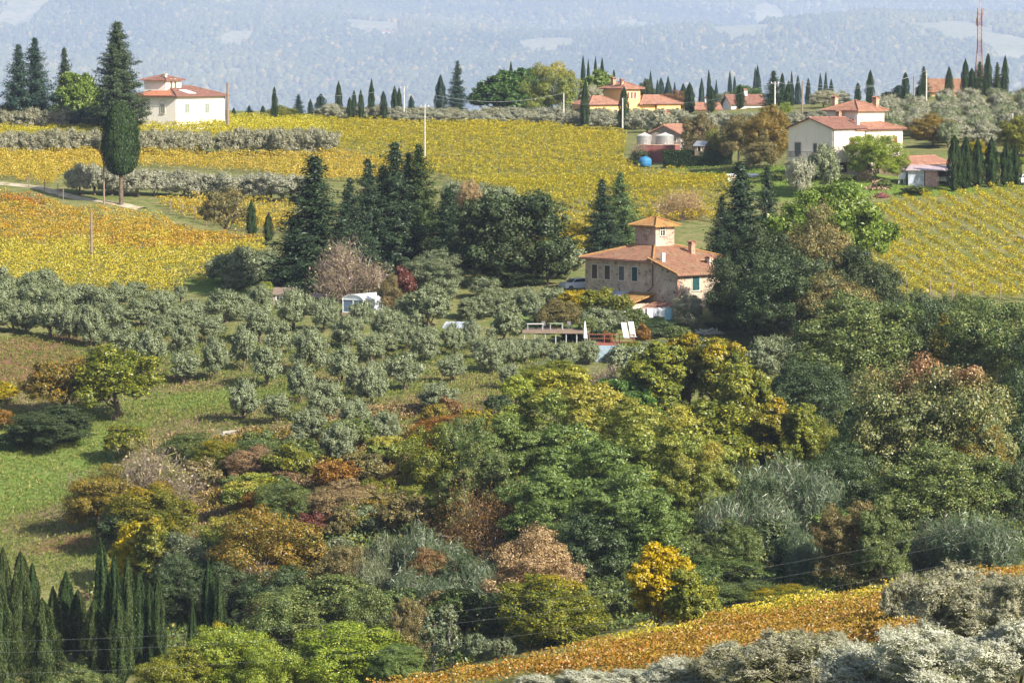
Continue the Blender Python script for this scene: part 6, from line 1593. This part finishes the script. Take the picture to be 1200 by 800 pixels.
# ------------------------------------------------------------------ left slope shrubs and trees
for a in [('forked',136,404,492,96,'yellow_green','round green tree with visible trunk on the left meadow',None),('forked',74,420,492,84,'autumn','orange-tinged tree left of the round meadow tree',None),('bush',60,476,526,86,'holm','dark dense bush below the two meadow trees',None),('bush',28,498,530,50,'holm','dark low bush at left of the dense bush',None),('bush',8,448,475,36,'yellow','yellow bush cut by the left edge of the meadow',None),('bush',4,480,506,26,'orange','small orange bush at the left edge',None),
          ('bush',148,498,540,54,'yellow_green','yellow-green bush on top of the tangled thicket',None),('twig',158,520,610,130,'twig','large tangled thicket of bare purplish twigs, left slope',None),('bush',120,545,622,80,'autumn','yellow leafy left flank of the tangled thicket',None),('bush',175,565,640,90,'ivy_gold','green and yellow lower part of the tangled thicket',None),('bush',190,540,600,60,'yellow_green','yellow leafy right part of the tangled thicket',None),('bush',145,600,652,60,'oak_dark','dark bush at the bottom of the tangled thicket',None),
          ('bush',222,508,552,66,'bramble','dark bramble mound right of the tangled thicket',None),('bush',262,516,560,60,'ivy_gold','yellow-green bramble mound, middle of three',None),('bush',302,514,562,66,'bramble','dark bramble mound below the lone grove olives',None),('bush',340,520,572,56,'yellow_green','yellowish sapling bush right of the bramble mounds',None),('bush',395,540,580,50,'orange','orange shrub in the middle of the left slope',None),('bush',425,530,575,56,'oak_brown','brown-green shrub below the lowest olives',None),('bush',318,572,612,64,'orange','orange-red shrub above the large yellow-brown trees',None),('bush',380,570,610,40,'oak_brown','olive-brown low shrub right of the orange-red shrub',None),
          ('bush',450,560,610,50,'yellow_green','yellow-green sapling bush in the brown slope',None),('bush',440,590,630,60,'sage','grey-green bush left above the reeds',None),('bush',415,585,630,50,'oak_brown','brown-green shrub left of the grey-green bush',None),('bush',480,540,590,50,'autumn','golden shrub between the brown shrubs and the centre wood',None),('bush',360,600,640,40,'red','dark red shrub in the middle of the slope',None),
          ('broad',318,596,700,120,'autumn','large yellow-brown tree above the round oaks, right half',None),('broad',275,604,690,80,'locust','yellow tree, left half of the yellow-brown pair',None),('broad',230,622,700,70,'sage','pale green tree behind the lower cypresses',None),('drape',160,612,690,54,'yellow','yellow-green climber-covered tree behind the cypress clump',None),('drape',190,606,700,50,'ivy_gold','dark and gold climber tree right of the yellow one',None),('twig',238,620,690,50,'twig','bare grey shrub behind the lower cypresses',None),
          ('broad',210,650,730,70,'oak_dark','dark tree behind the lower cypress pair',None),('broad',260,660,735,70,'oak_dark','dark tree under the yellow-brown trees, left',None),('broad',330,665,735,90,'oak_dark','dark tree under the yellow-brown trees, right',None),('twig',300,660,725,60,'twig','pale dead branches under the yellow-brown trees',None),('broad',400,640,720,60,'oak_brown','dull brown-green tree left of the reeds',None)]:
    plant(a[0], a[1], a[2], a[3], a[4]*1.1, a[5], a[6], d=a[7])
# cypress clump at the bottom left, then the near bushes
for n_, (u, a, b, w_, k, pl) in enumerate([(8,650,800,24,'cypress','cypress_olive'),(25,655,805,40,'plume','cypress_olive'),(40,662,800,24,'cypress','cypress'),(2,690,815,50,'plume','cypress_olive'),(63,684,800,28,'cypress','cypress_olive'),(79,668,795,30,'cypress','cypress'),(93,688,800,26,'cypress','cypress_olive'),(122,643,800,26,'cypress','cypress'),(134,655,800,24,'cypress','cypress'),
      (148,654,795,26,'cypress','cypress_olive'),(163,672,785,26,'cypress','cypress'),(187,678,780,20,'cypress','cypress_olive'),(226,707,772,17,'cypress','cypress'),(246,662,752,22,'cypress','cypress'),(258,674,752,18,'cypress','cypress_olive'),(50,700,815,50,'plume','cypress_olive'),(110,700,805,34,'plume','cypress_olive'),(175,690,785,24,'plume','cypress'),(140,700,806,26,'cypress','cypress_olive')]):
    plant(k, u, a-6+random.uniform(-5,9), b, w_*.90, pl, None, 'cypress clump at the bottom left', {'cypress':'slim dark cypress at the bottom left','plume':'ragged broad cypress at the bottom left'}[k], d=[318,312,316,300,314,318,316,310,312,308,310,309,305,309,308,302,306,312,304][n_])
for a in [('broad',372,676,775,150,'oak','broad round green oak bush at the bottom left of centre',302),('broad',330,700,780,80,'oak','lower left part bush beside the round green oak',298),('broad',408,728,815,130,'lime','bright yellow-green locust bush on the bottom edge',288),('broad',440,690,780,70,'oak','green bush right of the round green oak',296),('broad',265,735,815,100,'lime','yellow-green bush at the bottom edge, left of centre',290),('broad',205,760,825,90,'yellow_green','golden-green bush on the bottom edge below the cypresses',288),
          ('broad',252,730,790,40,'yellow','bright yellow small tree beside the isolated small cypress',300),('broad',90,780,830,80,'oak','green bush under the cypress clump at the bottom edge',292),('broad',320,752,815,80,'lime','lime green bush between golden and bright bushes',287),('broad',462,755,805,60,'locust_green','fresh green bush left of the pale poplar saplings',284),('thin',508,708,785,30,'sage','left one of two pale thin poplar saplings',285),('thin',528,706,785,30,'sage','right one of two pale thin poplar saplings',285),
          ('bush',480,700,760,50,'oak_brown','brownish bush behind the pale poplar saplings',292),('bush',560,742,765,36,'sage','pale weedy bush between poplars and golden-tipped bush',282),('bush',590,748,768,30,'sage','low pale weeds left of the golden-tipped bush',280),('bush',880,680,716,90,'bramble','low bramble mound above the orange vines, left',286),('bush',920,686,712,80,'ivy_gold','yellow-green bramble mound above the orange vines',284),('bush',850,650,700,90,'bramble','dark climber-covered mound right of the bright yellow bush',306),('bush',950,640,690,70,'bramble','dark bramble mound left of the twin willows',308),('drape',710,640,720,80,'oak_dark','dark ivy-hung tree left of the bright yellow bush',318)]:
    plant(a[0], a[1], a[2], a[3], a[4]*1.05, a[5], a[6], d=a[7])
# undergrowth shrubs filling the gully and the wood edge
rng = np.random.default_rng(91)
for (px, n_, pls, grp, ds) in [([(200,560),(420,520),(520,520),(560,640),(420,640),(280,640)], 34, ['oak','autumn','dry','yellow_green','oak_brown','bramble','locust','rust'], 'low autumn shrubs on the brown slope', 'low autumn shrub on the brown slope'),
                 ([(560,640),(860,600),(1200,560),(1200,650),(960,690),(700,730)], 46, ['bramble','oak_dark','oak_dark','oak','locust_green'], 'dark undergrowth shrubs in the gully', 'dark undergrowth shrub in the gully'),
                 ([(840,400),(1180,400),(1180,520),(860,540)], 40, ['oak_dark','holm','bramble','oak'], 'dark undergrowth shrubs in the right wood', 'dark shrub in the shade of the right wood'),
                 ([(200,690),(420,670),(560,700),(540,760),(300,770)], 30, ['bramble','oak_dark','oak_brown','sage'], 'undergrowth shrubs in the lower left gully', 'undergrowth shrub in the lower left gully')]:
    pp = poly_xy(px); lo, hi = pp.min(0), pp.max(0); k = 0
    while k < n_:
        x, y = lo[0]+(hi[0]-lo[0])*rng.random(), lo[1]+(hi[1]-lo[1])*rng.random()
        if not inside(pp, np.array([x]), np.array([y]))[0]: continue
        z = G(x, y); u, v = proj((x, y, z)); h = rng.uniform(1.6, 4.0); w_ = h*rng.uniform(1.0, 1.7)
        plant('bush', u, v-h*F/y, v, w_*F/y, pls[k % len(pls)], None, grp, ds, d=y, trunk=True); k += 1

# ------------------------------------------------------------------ labels that single out the repeats
LM = [(210,115,'the white villa'),(740,115,'the yellow villa'),(1000,165,'the cream house'),(1147,50,'the radio mast'),(425,355,'the greenhouse'),(330,338,'the plank hut'),(650,388,'the long terrace'),(760,300,'the stone farmhouse'),(136,450,'the round meadow tree'),
      (178,340,'the flat white-roofed shed'),(412,315,'the bare pink bush'),(142,180,'the clipped oval cypress'),(520,510,'the rust-red shrub'),(780,680,'the bright yellow bush'),(985,640,'the twin willows'),(1080,480,'the pink-topped tree'),(320,590,'the orange-red shrub'),(1105,410,'the golden spruce'),
      (630,690,'the orange-brown tree'),(372,720,'the round green oak'),(158,560,'the tangled thicket'),(875,115,'the salmon-roofed house'),(535,100,'the large ridge fir'),(650,100,'the yellow-green willow'),(1090,110,'the orange house'),(226,740,'the isolated small cypress'),(597,280,'the round holm oak'),(473,120,'the ridge power pole'),(1118,190,'the cypress row'),(780,170,'the barn'),(532,385,'the garden shed'),(1090,160,'the round orange-brown tree'),(265,250,'the orange-tipped tree')]
ORD = ['','second ','third ','fourth ','fifth ','sixth ','seventh ','eighth ','ninth ','tenth ','eleventh ','twelfth ']
buck = {}
for rec in PLANTS:
    root, kind, u, v, label, desc, grp = rec
    if label: root['label'] = label; continue
    best = min(LM, key=lambda l: (l[0]-u)**2+(l[1]-v)**2)
    dx, dy = u-best[0], v-best[1]
    dr = ('right of' if dx > 0 else 'left of') if abs(dx) > abs(dy) else ('below' if dy > 0 else 'above')
    buck.setdefault((desc, best[2], dr), []).append((dx*dx+dy*dy, root))
for (desc, lm, dr), lst in buck.items():
    lst.sort(key=lambda a: a[0])
    for i, (_, root) in enumerate(lst):
        root['label'] = f"{desc}, {(ORD[i] if i < len(ORD) else str(i+1)+'th ')}nearest {dr} {lm}" if len(lst) > 1 else f"{desc}, {dr} {lm}"
bpy.context.view_layer.update()
